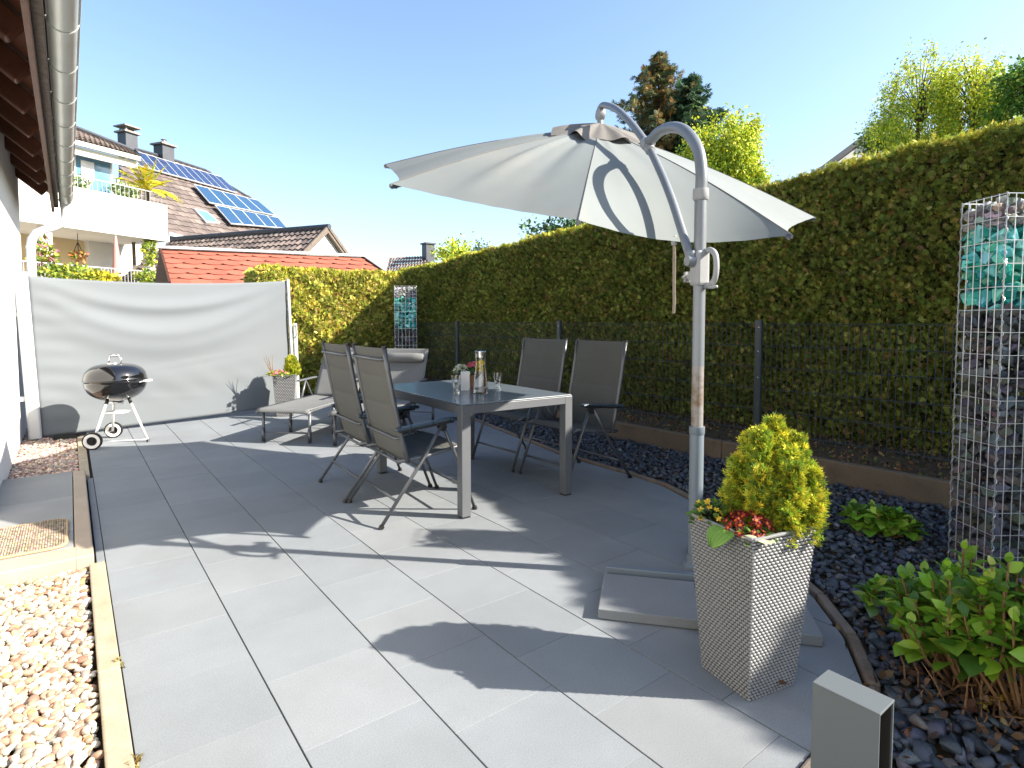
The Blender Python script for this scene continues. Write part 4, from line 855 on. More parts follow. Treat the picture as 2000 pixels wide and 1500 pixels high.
planter(PLC, PA, 0.157, 0.2125, 0.572, 'tall tapered grey wicker planter in the right foreground holding a golden conifer')
planter(np.array([2.30, 8.08, 0]), PA - 0.15, 0.155, 0.21, 0.56, 'grey wicker planter standing before the far end of the grey screen', fine=False)

def conifer(name, base, h, r, n, cols, wts, label, cat, size=0.03, lean=(0, 0), seed=1):
    rng = np.random.default_rng(seed); root = empty(name, base); tag(root, label, cat)
    t_ = MB(); t_.tube([base, (base[0] + lean[0] * .5, base[1] + lean[1] * .5, base[2] + h * 0.75)], [0.012, 0.004], 8); t_.build('trunk', 'bark', root)
    P = []; D = []
    leaders = [(0, 0, 1.0, .34)] + [(math.cos(a + .5) * .45, math.sin(a + .5) * .45, rng.uniform(.74, .92), .36) for a in np.arange(5) * 1.2566] + [(math.cos(a) * .74, math.sin(a) * .74, rng.uniform(.48, .68), .30) for a in np.arange(8) * .7854 + .2] + [(math.cos(a) * .86, math.sin(a) * .86, rng.uniform(.22, .4), .26) for a in np.arange(9) * .698 + .5]
    wsum = sum(q[2] * q[3] for q in leaders)
    for (ax0, ay0, top, cw) in leaders:
        tip = np.array([base[0] + ax0 * r * .92 + lean[0] * top, base[1] + ay0 * r * .92 + lean[1] * top, base[2] + h * top]); foot = np.array([base[0] + ax0 * r * .55, base[1] + ay0 * r * .55, base[2] + h * max(0, top - .55)])
        axd = tip - foot; Lx = np.linalg.norm(axd); axd /= Lx; m = int(n * top * cw / wsum)
        for k in range(m):
            t = rng.random() ** .8; ang = rng.uniform(0, 6.283); rad = r * cw * (1.05 - t) ** .95 * rng.uniform(.25, 1.3)
            sd3 = np.cross(axd, [math.cos(ang), math.sin(ang), .1]); sd3 /= np.linalg.norm(sd3) + 1e-9
            P.append(foot + axd * Lx * t + sd3 * rad + rng.normal(0, .003, 3)); D.append(axd * 1.1 + sd3 * .85 + rng.normal(0, .38, 3))
    P = np.array(P); D = np.array(D); n = len(P); out = np.hypot(P[:, 0] - base[0], P[:, 1] - base[1]) / r
    cc = mixcol(n, cols, wts, 0.2, rng)
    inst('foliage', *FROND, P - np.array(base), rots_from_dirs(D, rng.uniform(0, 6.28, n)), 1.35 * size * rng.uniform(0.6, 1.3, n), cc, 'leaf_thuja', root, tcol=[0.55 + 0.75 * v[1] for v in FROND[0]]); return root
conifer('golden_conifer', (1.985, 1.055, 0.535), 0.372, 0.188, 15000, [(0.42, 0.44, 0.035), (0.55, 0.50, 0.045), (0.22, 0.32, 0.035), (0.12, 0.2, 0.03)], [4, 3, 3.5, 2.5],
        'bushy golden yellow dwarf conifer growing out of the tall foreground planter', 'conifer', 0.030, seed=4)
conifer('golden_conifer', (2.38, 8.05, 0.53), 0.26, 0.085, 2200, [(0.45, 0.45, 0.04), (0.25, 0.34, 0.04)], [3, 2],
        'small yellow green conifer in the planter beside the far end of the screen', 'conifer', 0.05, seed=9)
DISC = ([(0, 0, 0)] + [(math.cos(a) * r, math.sin(a) * r, 0.12) for k in range(5) for a, r in ((k * 1.2566 - .42, .75), (k * 1.2566, 1.0), (k * 1.2566 + .42, .75))], None)
def flowers(name, base, pts, size, colr, ccol, label, cat, leaves=None, stemc=(0.1, 0.2, 0.05), leafsize=0.04, up=0.6, seed=3):
    rng = np.random.default_rng(seed); root = empty(name, base); tag(root, label, cat); n = len(pts); pts = np.array(pts); b = np.array(base)
    tv = [(0, 0, -0.1)]; tf = []
    for k in range(5):
        a = k * 1.2566; i = len(tv); tv += [(math.cos(a - .5) * .7, math.sin(a - .5) * .7, .1), (math.cos(a) * 1.05, math.sin(a) * 1.05, .14), (math.cos(a + .5) * .7, math.sin(a + .5) * .7, .1)]; tf.append((0, i, i + 1, i + 2))
    Z = np.stack([rng.normal(0, .5, n), rng.normal(0, .5, n), np.full(n, up)], 1) + (pts - b) * 6 * np.array([1, 1, 0]); Z /= np.linalg.norm(Z, axis=1)[:, None]
    X = np.cross(Z, rng.normal(size=(n, 3))); X /= np.linalg.norm(X, axis=1)[:, None]; R = np.stack([X, np.cross(Z, X), Z], 2)
    S = size * rng.uniform(.7, 1.2, n)
    inst('petals', tv, tf, pts - b, R, S, mixcol(n, [colr], [1], 0.18, rng), 'petal', root)
    cv = [(math.cos(a) * .28, math.sin(a) * .28, .06) for a in np.linspace(0, 6.283, 5)[:-1]]
    if ccol: inst('flower_eye', cv, [(0, 1, 2, 3)], pts - b, R, S * 1.35, mixcol(n, [ccol], [1], 0.15, rng), 'petal', root)
    if leaves:
        P = np.array(leaves) - b; m = len(P); D = P * np.array([1, 1, 0]) * 8 + np.stack([rng.normal(0, .5, m), rng.normal(0, .5, m), rng.uniform(.0, .9, m)], 1)
        inst('leaves', *LEAFQ, P, rots_from_dirs(D, rng.normal(0, .5, m)), leafsize * rng.uniform(.6, 1.2, m), mixcol(m, [stemc, tuple(q * 1.5 for q in stemc)], [2, 1], .2, rng), 'leaf', root)
    return root
u1 = np.array([math.cos(PA), math.sin(PA), 0]); u2 = np.array([-u1[1], u1[0], 0])   # u1 points at the near corner
def dome(c, r, n, z, hz, seed=0):
    rng = np.random.default_rng(seed); o = []
    while len(o) < n:
        x, y = rng.uniform(-1, 1, 2)
        if x * x + y * y < 1: o.append((c[0] + x * r, c[1] + y * r, z + hz * math.sqrt(1 - x * x - y * y) + rng.normal(0, 0.003)))
    return o
pc = PLC + u1 * 0.100 - u2 * 0.015 + np.array([0, 0, 0.55])
flowers('primrose', tuple(pc), dome(pc, 0.088, 75, 0.560, 0.060, 2), 0.0155, (0.14, 0.003, 0.004), (0.62, 0.15, 0.012), 'dark red primroses with orange eyes at the near corner of the tall planter', 'flowers', dome(pc, 0.085, 40, 0.548, 0.02, 3), leafsize=0.045, stemc=(0.16, 0.26, 0.05))
pc = PLC + u1 * 0.02 - u2 * 0.135 + np.array([0, 0, 0.55])
flowers('horned_violet', tuple(pc), dome(pc, 0.055, 12, 0.575, 0.065, 5), 0.011, (0.75, 0.52, 0.04), None, 'small yellow violets with green leaves at the left corner of the tall planter', 'flowers', dome(pc, 0.06, 90, 0.545, 0.075, 6), leafsize=0.028, stemc=(0.09, 0.17, 0.03))
lf = MB(); lc = PLC + u1 * 0.125 - u2 * 0.075 + np.array([0, 0, 0.566]); od = (u1 - u2); od /= np.linalg.norm(od)
sd_ = (u1 + u2) / np.linalg.norm(u1 + u2)
lf.col = (0.16, 0.30, 0.05)
lf.grid(lambda u, v: lc + sd_ * (u - .5) * 0.105 * math.sin(math.pi * (0.12 + 0.86 * v)) ** 0.6 + od * (0.075 * v) + np.array([0, 0, 0.010 - 0.055 * v ** 2 + 0.004 * math.sin(u * 38) * v]), 30, 8)
tag(lf.build('hanging_leaf', 'leaf_gloss', smooth=True), 'single broad ribbed green leaf hanging over the left rim of the tall planter', 'leaf')
lf = MB(); lf.col = (0.48, 0.55, 0.30); lc = PLC + u1 * 0.185 + np.array([0, 0, 0.574])
lf.grid(lambda u, v: lc + u2 * (v - .35) * 0.10 + u1 * (u - .5) * 0.035 * math.sin(math.pi * (.1 + .8 * v)) + np.array([0, 0, 0.006 * math.sin(v * 6) - 0.5 * (u - .5) ** 2 * 0.05]), 8, 16)
tag(lf.build('pale_leaf', 'leaf_gloss', smooth=True), 'pale yellowed leaf lying over the near corner of the tall planter', 'leaf')
pc = np.array([2.20, 8.02, 0.55])
flowers('pink_flowers', tuple(pc), dome(pc, 0.12, 46, 0.55, 0.07, 12), 0.02, (0.62, 0.16, 0.22), None, 'pink trailing flowers in the planter beside the screen', 'flowers', dome(pc, 0.15, 130, 0.53, 0.06, 13), leafsize=0.05, stemc=(0.26, 0.34, 0.06))
tw = MB()
for k in range(5):
    a = RN.uniform(-1, 1) * .08; tw.tube([(2.13, 8.02, 0.55), (2.10 + a, 8.0, 0.68), (2.09 + a * 2.2, 8.0 + a, 0.76 + RN.random() * .08)], [0.005, 0.004, 0.002], 5)
tag(tw.build('twigs', 'stem'), 'bare dark twigs sticking up from the planter beside the screen', 'twigs')

# ------------------------------------------------------------------ bollard light
bo = empty('bollard_light', (1.28, 0.5, 0)); tag(bo, 'square grey metal bollard light with a recessed dark face at the bottom edge', 'bollard light')
b_ = MB(); x0, x1, y0, y1, zt = 1.243, 1.316, 0.433, 0.563, 0.50
b_.box(((x0 + x1) / 2, y1 - 0.03, zt / 2 - 0.03), (x1 - x0 - 0.006, 0.058, zt + 0.04))
b_.box((x0 + 0.002, (y0 + y1) / 2, zt / 2 - 0.03), (0.004, y1 - y0, zt + 0.056)); b_.box((x1 - 0.002, (y0 + y1) / 2, zt / 2 - 0.03), (0.004, y1 - y0, zt + 0.056)); b_.box(((x0 + x1) / 2, (y0 + y1) / 2, zt - 0.004), (x1 - x0 + .001, y1 - y0 + .001, 0.005))
b_.build('housing', 'bollard_grey', bo, bevel=0.0012)
b_ = MB(); b_.box(((x0 + x1) / 2, y0 + 0.0685, zt / 2 - 0.03), (x1 - x0 - 0.010, 0.004, zt + 0.03)); b_.box((x1 - 0.0055, y0 + 0.036, zt / 2 - 0.03), (0.0028, 0.066, zt + 0.03)); b_.box((x0 + 0.0055, y0 + 0.036, zt / 2 - 0.03), (0.0028, 0.066, zt + 0.03)); b_.build('recess', 'dark_metal', bo)  # dark plates lining the opening, shade of a deep recess put into their colour

# ------------------------------------------------------------------ gabion columns
def gabion(c, ang, w_, h, label, cellu, nrow, seed, glass_span):
    c = np.array(c, float); root = empty('gabion_column', tuple(c)); tag(root, label, 'gabion', 'wire columns filled with slate and turquoise glass')
    ex = np.array([math.cos(ang), math.sin(ang), 0]); ey = np.array([-ex[1], ex[0], 0]); ez = np.array([0, 0, 1.0]); cor = [c + (ex * a + ey * b) * w_ / 2 for a, b in ((-1, -1), (1, -1), (1, 1), (-1, 1))]
    cg = MB()
    for k in range(4):
        A, B = cor[k], cor[(k + 1) % 4]; nu = max(2, int(round(w_ / cellu)))
        for i in range(nu + 1):
            p = A + (B - A) * i / nu; cg.tube([p, p + ez * (h + RN.uniform(0, 0.006))], 0.0022 if 0 < i < nu else 0.003, 5)
        for j in range(nrow + 1):
            z = ez * h * j / nrow; cg.tube([A + z, B + z], 0.0022, 5)
        sp = [A + ez * (h * t) + (ex * math.cos(t * nrow * 12.566) + ey * math.sin(t * nrow * 12.566)) * 0.007 for t in np.linspace(0, 1, nrow * 16)]
        cg.tube(sp, 0.0015, 4, False)
    cg.build('wire_cage', 'galv', root)
    import bmesh
    rng = random.Random(seed)
    def chunks(z0, z1, s0, s1, name, m, cols, flat):
        b = MB(); b.col = (1, 1, 1); hw = w_ / 2
        z = z0
        step = s0 * 1.15
        pts = []
        while z < z1:
            for k in range(4):
                t = -hw + rng.random() * step
                while t < hw:
                    d = hw - s0 * 0.55 - rng.random() * 0.012; ox, oy = [(t, -d), (d, t), (-t, d), (-d, -t)][k]; pts.append((ox, oy, z + rng.uniform(-.4, .4) * step)); t += step * rng.uniform(.8, 1.3)
            z += step * 0.62
        for (ox, oy, zz) in pts + [(rng.uniform(-hw, hw) * .7, rng.uniform(-hw, hw) * .7, z1 + rng.uniform(-.02, .015)) for _ in range(14)]:
            s = rng.uniform(s0, s1) * 0.62; bm = bmesh.new()
            vs = [bm.verts.new(Vector((rng.gauss(0, 1), rng.gauss(0, 1), rng.gauss(0, 1))).normalized() * rng.uniform(.75, 1.0)) for _ in range(11)]
            bmesh.ops.convex_hull(bm, input=vs); 
            for v in [v for v in bm.verts if not v.link_faces]: bm.verts.remove(v)
            bm.verts.index_update(); q = Matrix.Rotation(rng.uniform(0, 6), 3, 'Z') @ Matrix.Rotation(rng.gauss(0, .5), 3, 'X'); sc_ = Vector((s * rng.uniform(.9, 1.3), s, s * flat * rng.uniform(.8, 1.2)))
            lim = hw - 0.004; V = []
            for v in bm.verts:
                p = q @ Vector((v.co.x * sc_.x, v.co.y * sc_.y, v.co.z * sc_.z)); V.append(c + ex * max(-lim, min(lim, p.x + ox)) + ey * max(-lim, min(lim, p.y + oy)) + ez * max(0.0, p.z + zz))
            col = rng.choice(cols); b.col = tuple(x * rng.uniform(.8, 1.2) for x in col); b.add(V, [tuple(v.index for v in f.verts) for f in bm.faces]); bm.free()
        b.build(name, m, root)
    g0, g1 = glass_span
    stn = [(0.055, 0.062, 0.075), (0.09, 0.096, 0.108), (0.04, 0.045, 0.055), (0.13, 0.135, 0.14), (0.085, 0.078, 0.072)]
    chunks(0.02, g0, 0.055, 0.098, 'slate_fill', 'slate', stn, 0.62); chunks(g0 + 0.02, g1, 0.06, 0.115, 'glass_fill', 'gabion_glass', [(0.10, 0.62, 0.55), (0.04, 0.42, 0.36), (0.20, 0.75, 0.68), (0.02, 0.28, 0.24)], 0.7)
    chunks(g1 + 0.02, h - 0.035, 0.045, 0.075, 'slate_cap', 'slate', [(0.26, 0.255, 0.25), (0.4, 0.39, 0.37), (0.15, 0.15, 0.155)], 0.62)
GH = 1.884
dF = 2.75; F0 = at_d(1968, 377, dF); F0[2] = 0; Lc = at_d(1884, 398, dF * 252 / 231); Lc[2] = 0
el = (Lc - F0); GW = 0.265; el = el / np.linalg.norm(el); ep = np.array([el[1], -el[0], 0])
gc = F0 + el * GW / 2 + ep * GW / 2
gabion(gc, math.atan2(ep[1], ep[0]), GW, GH, 'tall wire gabion column with turquoise glass cut off by the right edge', 0.045, 17, 5, (1.34, 1.73))
gd = 10.05; gcen = at_d(792, 560, gd); gcen[2] = 0
gabion(gcen, math.radians(-28), 0.37, GH, 'distant wire gabion column with turquoise glass in front of the sunlit hedge', 0.06, 13, 8, (1.16, 1.68))

# ------------------------------------------------------------------ leafy shrubs on the slate
def hydrangea(base, rx_, ry_, h, nst, leafs, label, seed, lean=(0, 0)):
    rng = np.random.default_rng(seed); root = empty('hydrangea_shrub', base); tag(root, label, 'shrub'); b = np.array(base, float)
    st_ = MB(); P = []; D = []; S = []; rl = []
    for k in range(nst):
        a = rng.uniform(0, 6.283); q = math.sqrt(rng.uniform(0.02, 1)); tip = b + np.array([math.cos(a) * rx_ * q + lean[0], math.sin(a) * ry_ * q + lean[1], h * (1 - 0.42 * q * q) * rng.uniform(.72, 1.05)])
        root_ = b + np.array([math.cos(a) * rx_ * .25 * q, math.sin(a) * ry_ * .25 * q, -0.02]); mid = root_ + (tip - root_) * .5 + np.array([math.cos(a), math.sin(a), 0]) * 0.03
        st_.tube([root_, mid, tip], [0.006, 0.0045, 0.0028], 6); dr = tip - mid; dr /= np.linalg.norm(dr)
        for lv in range(5):
            c = tip - dr * lv * 0.026 * (h / .4); az0 = lv * 1.57 + rng.uniform(0, .4)
            for j in range(2 if lv < 4 else 2):
                az = az0 + j * math.pi + rng.normal(0, .2); e = 0.75 - lv * 0.28 + rng.normal(0, .18)
                d = np.array([math.cos(az) * math.cos(e), math.sin(az) * math.cos(e), math.sin(e)]) + dr * .3; P.append(c); D.append(d); S.append(leafs * (0.5 + 0.14 * lv) * rng.uniform(.65, 1.2)); rl.append(rng.normal(0, .5))
    st_.build('stems', 'stem', root)
    P = np.array(P); D = np.array(D); n = len(P)
    tv = [(0, 0, 0), (.20, .16, .05), (.33, .42, .085), (.27, .70, .05), (.10, .90, -.03), (0, 1.02, -.08), (-.10, .90, -.03), (-.27, .70, .05), (-.33, .42, .085), (-.20, .16, .05), (0, .2, 0), (0, .45, 0.01), (0, .72, -.01)]
    tf = [(0, 1, 10, 9), (10, 1, 2, 11), (11, 2, 3, 12), (12, 3, 4, 5), (12, 5, 6, 7), (11, 12, 7, 8), (10, 11, 8, 9)]
    cc = mixcol(n, [(0.12, 0.26, 0.02), (0.19, 0.34, 0.03), (0.06, 0.14, 0.018), (0.30, 0.42, 0.05)], [4, 3, 2.5, 1], .15, rng)
    inst('leaves', tv, tf, P - b, rots_from_dirs(D, np.array(rl)), np.array(S), cc, 'leaf_gloss', root, smooth=False)
    return root
def gp(x, y): p = on_z(x, y); return (float(p[0]), float(p[1]), 0.0)
hydrangea(gp(1715, 1042), 0.115, 0.20, 0.165, 24, 0.10, 'small low leafy shrub on the slate between the tall planter and the large gabion', 21)
hydrangea(gp(1905, 1345), 0.23, 0.26, 0.47, 46, 0.092, 'large leafy hydrangea shrub on brown stems in front of the large gabion', 22)
hydrangea(gp(2010, 1400), 0.22, 0.2, 0.50, 36, 0.092, 'leafy hydrangea shrub cut off at the right edge of the picture', 24)
hydrangea(gp(1800, 1290), 0.07, 0.1, 0.34, 9, 0.08, 'upright leafy shrub shoot group left of the large hydrangea', 25)
hydrangea(gp(1735, 1215), 0.09, 0.09, 0.19, 9, 0.075, 'small green leafy shoot cluster left of the large hydrangea', 23)
tw = MB(); bs = np.array(gp(1900, 1375))
for k in range(46):
    a = RN.uniform(0, 6.28); r0 = RN.uniform(.02, .2); p = bs + np.array([math.cos(a) * r0, math.sin(a) * r0 * 1.2, 0.0]); q = p + np.array([RN.gauss(0, .05), RN.gauss(0, .05), RN.uniform(.03, .14)])
    tw.tube([p, (p + q) / 2 + np.array([RN.gauss(0, .01), RN.gauss(0, .01), .01]), q], [0.003, 0.0025, 0.0012], 5)
tag(tw.build('dry_twigs', 'stem'), None, kind='stuff')
n = 240; P = np.array([bs + np.array([RN.gauss(0, .17), RN.gauss(0, .17), 0.02 + RN.random() * .03]) for _ in range(n)])
tag(inst('dry_leaves', *LEAFQ, P, rand_rot(n), NR.uniform(.02, .045, n), mixcol(n, [(0.07, 0.035, 0.02), (0.11, 0.065, 0.04), (0.17, 0.12, 0.08)], [4, 3, 1], .25), 'litter'), None, kind='stuff')
yb = on_z(1945, 1392); n = 34
D = np.stack([np.ones(n) + NR.normal(0, .3, n), -0.3 + NR.normal(0, .35, n), NR.normal(.1, .2, n)], 1)
tag(inst('yellow_twig', *FAN7, yb + np.stack([np.linspace(-.07, .07, n), -np.linspace(-.03, .03, n), np.full(n, .04)], 1), rots_from_dirs(D, NR.normal(0, .4, n)), NR.uniform(.02, .035, n), mixcol(n, [(0.42, 0.32, 0.05)], [1], .2), 'leaf_thuja'), 'cut yellow conifer twig lying on the slate in the lower right corner', 'twig')

# ------------------------------------------------------------------ things on the table
TZ = 0.7428
def tp(x, y): p = on_z(x, y, TZ); return np.array([p[0], p[1], TZ])
c = tp(939, 768); ca = empty('carafe', tuple(c)); tag(ca, 'tall glass water carafe with lemon and a steel lid on the table', 'carafe')
out = [(0.0, 0.0), (0.052, 0.0), (0.055, 0.006), (0.054, 0.03), (0.047, 0.12), (0.040, 0.19), (0.0375, 0.235), (0.0375, 0.275)]
inn = [(r - 0.0028, z) for r, z in out[::-1] if z > 0.02] + [(0.050, 0.008), (0.0, 0.007)]
g_ = MB(); g_.lathe(out + inn, c, 40); g_.build('glass_body', 'glass', ca, smooth=True, angle=60)
wt = [(0, .0085), (0.049, .0095), (0.0508, .03), (0.0438, .12), (0.0368, .19), (0.0345, .225), (0, .225)]
g_ = MB(); g_.lathe(wt, c, 40); g_.build('water', 'water', ca, smooth=True, angle=60)
g_ = MB(); g_.lathe([(0, .268), (0.0385, .268), (0.0385, .292), (0.0415, .305), (0.0415, .311), (0.030, .306), (0, .304)], c, 32); g_.tube([c + np.array([-.03, 0, .30]), c + np.array([-.052, -.01, .316])], [0.012, 0.004], 8); g_.build('lid', 'chrome', ca, smooth=True, angle=40)
for k, (z, tx, ty) in enumerate(((.205, .5, .3), (.178, -.4, .6), (.222, .7, -.5))):
    g_ = MB(); a = np.array([1, 0, tx]); a /= np.linalg.norm(a); b = np.cross(np.array([0, ty, 1.0]), a); b /= np.linalg.norm(b); g_.lathe([(0, -.003), (0.028, -.003), (0.0285, .003), (0, .003)], c + np.array([0, 0, z]), 20, (a, b, np.cross(a, b))); g_.build('lemon_slice', 'lemon', ca, smooth=True, angle=40)
def tumbler(c, name_label, s=1.0):
    r = empty('drinking_glass', tuple(c)); tag(r, name_label, 'glass', 'glasses on the table')
    out = [(0, 0), (0.024, 0), (0.0265, .004), (0.025, .03), (0.023, .05), (0.0285, .085), (0.034, .115), (0.0335, .135)]; inn = [(q - 0.0022, z) for q, z in out[::-1] if z > .02] + [(0.021, .016), (0, .014)]
    g_ = MB(); g_.lathe([(q * s, z * s) for q, z in out + inn], c, 12); g_.build('glass_body', 'glass', r, smooth=True, angle=30)
    g_ = MB(); g_.lathe([(0, .0165 * s), (0.0205 * s, .018 * s), (0.0222 * s, .032 * s), (0.0203 * s, .05 * s), (0.0255 * s, .08 * s), (0, .08 * s)], c, 12); g_.build('water', 'water', r, smooth=True, angle=30)
tumbler(tp(891, 768), 'faceted drinking glass left of the white box on the table'); tumbler(tp(972, 761), 'faceted drinking glass right of the carafe on the table')
c = tp(909, 762); bx = MB(); aa = math.radians(-38); A_ = (np.array([math.cos(aa), math.sin(aa), 0]), np.array([-math.sin(aa), math.cos(aa), 0]), np.array([0, 0, 1]))
hr_ = empty('white_box', tuple(c)); tag(hr_, 'small white rectangular box standing between the glass and the carafe', 'box')  # plain white box
bx.box(c + np.array([0, 0, .0725]), (0.066, 0.066, 0.145), A_); bx.build('body', 'paper_white', hr_, bevel=0.003)
c = tp(915, 757); pt = empty('flower_pot', tuple(c)); tag(pt, 'brown flower pot behind the white box on the table', 'pot')
q = MB(); q.lathe([(0, 0), (0.05, 0), (0.066, .09), (0.07, .105), (0.064, .105), (0.06, .09), (0, .088)], c, 28); q.build('body', 'terracotta', pt, smooth=True, angle=40)
lw = c + np.array([-.045, .035, .10]); flowers('white_bouquet', tuple(lw), dome(lw, .068, 90, TZ + .115, .065, 31), .012, (.72, .74, .60), (.45, .5, .2), 'white and pale green flower heads on the left side of the table pot', 'flowers', dome(lw, .065, 60, TZ + .10, .04, 32), leafsize=.03, stemc=(.12, .2, .05))
lw = c + np.array([.045, -.02, .11]); flowers('pink_bouquet', tuple(lw), dome(lw, .068, 70, TZ + .135, .065, 33), .015, (.68, .13, .19), None, 'pink flower heads on the right side of the table pot', 'flowers', dome(lw, .07, 90, TZ + .10, .05, 34), leafsize=.035, stemc=(.06, .15, .04))

# ------------------------------------------------------------------ neighbouring houses
HU = np.array([math.sin(math.radians(59.1)), math.cos(math.radians(59.1)), 0.0])     # along the big house's front
HN = np.array([HU[1], -HU[0], 0.0])                                                # towards the camera
ZU = np.array([0, 0, 1.0])
def tiles(mb, A, B, C, D, nu, nv, amp, lift, cols, wave=True):
    """courses of tiles on the quad A,B (eave) C,D (ridge)"""
    A, B, C, D = [np.array(p, float) for p in (A, B, C, D)]; n = np.cross(B - A, D - A); n /= np.linalg.norm(n)
    if n[2] < 0: n = -n
    for j in range(nv):
        v0, v1 = j / nv, (j + 1.08) / nv; k = 4 if wave else 1; prev = None
        for i in range(nu):
            c = RN.choice(cols); f = RN.uniform(.8, 1.2); mb.col = tuple(q * f for q in c); vs = []
            for q in range(k + 1):
                u = (i + q / k) / nu; d = amp * (math.cos(2 * math.pi * q / k) if wave else 0) + RN.uniform(0, amp * .1)
                lo = A + (B - A) * u; hi = D + (C - D) * u
                vs += [lo + (hi - lo) * v0 + n * (lift + d - 0.012), lo + (hi - lo) * v0 + n * (lift + d), lo + (hi - lo) * min(1, v1) + n * (d * .9 + 0.002)]
            mb.add(vs, [(q * 3 + r, (q + 1) * 3 + r, (q + 1) * 3 + r + 1, q * 3 + r + 1) for q in range(k) for r in range(2)])
bh = empty('apartment_house', (-1.0, 20.4, 0)); tag(bh, 'large white house with balconies, solar panels and slate chimneys behind the screen', 'house')
PB = on_z(328, 460, 4.19); pln = lambda off: (PB + HN * off, HN)
def hp(x, y, off): return on_pl(x, y, *pln(off))
def su(p, off=0.0): d = p - PB; return float(np.dot(d, HU)), float(d[2])
# balcony parapet
def hbox(mb, s0, s1, f0, f1, z0, z1): mb.box(PB + HU * (s0 + s1) / 2 + HN * (f0 + f1) / 2 + ZU * ((z0 + z1) / 2 - 4.19), (abs(s1 - s0), abs(f1 - f0), z1 - z0), (HU, HN, ZU))
q = MB(); hbox(q, -9, 0, -0.12, 0, 4.19, 5.20); hbox(q, -0.12, 0, -2.6, -0.12, 4.19, 5.20); q.build('balcony_parapet', 'render_far', bh)
q = MB(); hbox(q, -9, 0.02, -2.6, 0.04, 3.98, 4.185); q.build('balcony_slab', 'render_far', bh)
q = MB(); hbox(q, -9, 1.4, -9, -2.4, 1.2, 4.0); q.build('ground_floor_wall', 'render_cream', bh)
q = MB(); hbox(q, -9, -1.95, -8, -2.0, 4.0, 6.75); q.build('upper_wall', 'render_far', bh)
q = MB(); hbox(q, -1.2, 5.5, -8.5, -2.2, 1.2, 4.05); q.build('side_wall', 'render_far', bh)
q = MB(); hbox(q, -9, 0.4, -2.6, 0.5, 1.4, 1.95); q.build('terrace_wall', 'render_far', bh)
for x in (88, 290):
    p = hp(x, 480, -0.35); q = MB(); q.lathe([(0.17, 1.9), (0.17, 3.98)], (p[0], p[1], 0), 20); q.build('column', 'render_far', bh, smooth=True)
wc = hp(183, 341, -1.97); q = MB(); sW, zW = su(wc); hbox(q, sW - 0.62, sW + 0.62, -2.0, -1.96, 4.19 + zW - 0.58, 4.19 + zW + 0.62)
q.build('window_frame', 'plastic_white', bh); q = MB(); hbox(q, sW - 0.55, sW + 0.55, -1.958, -1.95, 4.19 + zW - 0.52, 4.19 + zW + 0.55); wg = q.build('window', 'window_glass', bh)
q = MB()
q.grid(lambda u, v: PB + HU * (sW - 0.42 + 0.42 * u) + HN * (-1.93 + 0.015 * math.sin(u * 60)) + ZU * (zW + 0.38 - v * (0.85 + 0.25 * math.sin(u * 5))), 40, 6); q.build('curtain', 'curtain', wg, smooth=True)
q = MB(); hbox(q, sW + 0.75, sW + 0.82, -2.0, -1.93, 4.2, 6.2); q.build('downpipe', 'zinc', bh)
# railings
q = MB(); zr = 5.20
for i in range(64): s = -8.9 + i * 0.139; q.tube([PB + HU * s + HN * -0.06 + ZU * 1.0, PB + HU * s + HN * -0.06 + ZU * 1.36], 0.008, 4)
q.tube([PB + HU * -9 + HN * -.06 + ZU * 1.36, PB + HU * -.05 + HN * -.06 + ZU * 1.36], 0.018, 5); q.tube([PB + HU * -.05 + HN * -.06 + ZU * 1.36, PB + HU * -.05 + HN * -2 + ZU * 1.36], 0.018, 5); q.build('balcony_railing', 'alu_white', bh)
q = MB()
for i in range(90): s = -9 + i * 0.1; q.tube([PB + HU * s + HN * 0.4 + ZU * (1.9 - 4.19), PB + HU * s + HN * 0.4 + ZU * (2.88 - 4.19)], 0.010, 4)
for z in (2.15, 2.88): q.tube([PB + HU * -9 + HN * .4 + ZU * (z - 4.19), PB + HU * 0.0 + HN * .4 + ZU * (z - 4.19)], 0.018, 5)
q.build('terrace_railing', 'alu_white', bh)
# gable corner roof over the window
TB = [(0.125, 0.10, 0.092), (0.105, 0.085, 0.08), (0.145, 0.12, 0.108)]
e0, e1_ = hp(120, 268, -1.4), hp(272, 305, -1.4); rr0 = e0 + (-HN) * 2.2 + ZU * 1.55; rr0 = on_pl(120, 222, rr0, HN); r1 = on_pl(262, 297, e1_ - HN * 0.6, HN)
q = MB(); q.col = (1, 1, 1); tiles(q, e0 - HU * 3, e1_, r1 + HU * 0.02, rr0 - HU * 3, 34, 7, 0.02, 0.05, TB); roofA = q.build('front_roof', 'tile_brown', bh)
q = MB(); q.prism([e0 - HU * 3, e1_, r1, rr0 - HU * 3], -ZU * .08); q.build('roof_deck', 'tile_brown_deck', roofA); q = MB(); q.bar(e0 - HU * 3 - ZU * 0.10, e1_ - ZU * 0.10, 0.16, 0.14); q.build('eaves_gutter', 'zinc', roofA); q = MB(); q.bar(e0 - HU * 3 - ZU * 0.3 - HN * .15, e1_ - ZU * 0.3 - HN * .15, 0.1, 0.24); q.build('eaves_board', 'render_far', roofA)
q = MB(); q.tube([rr0 - HU * 3 + ZU * .05, r1 + ZU * 0.05, e1_ + ZU * .02], 0.075, 6); q.build('verge', 'slate_cladding', roofA)
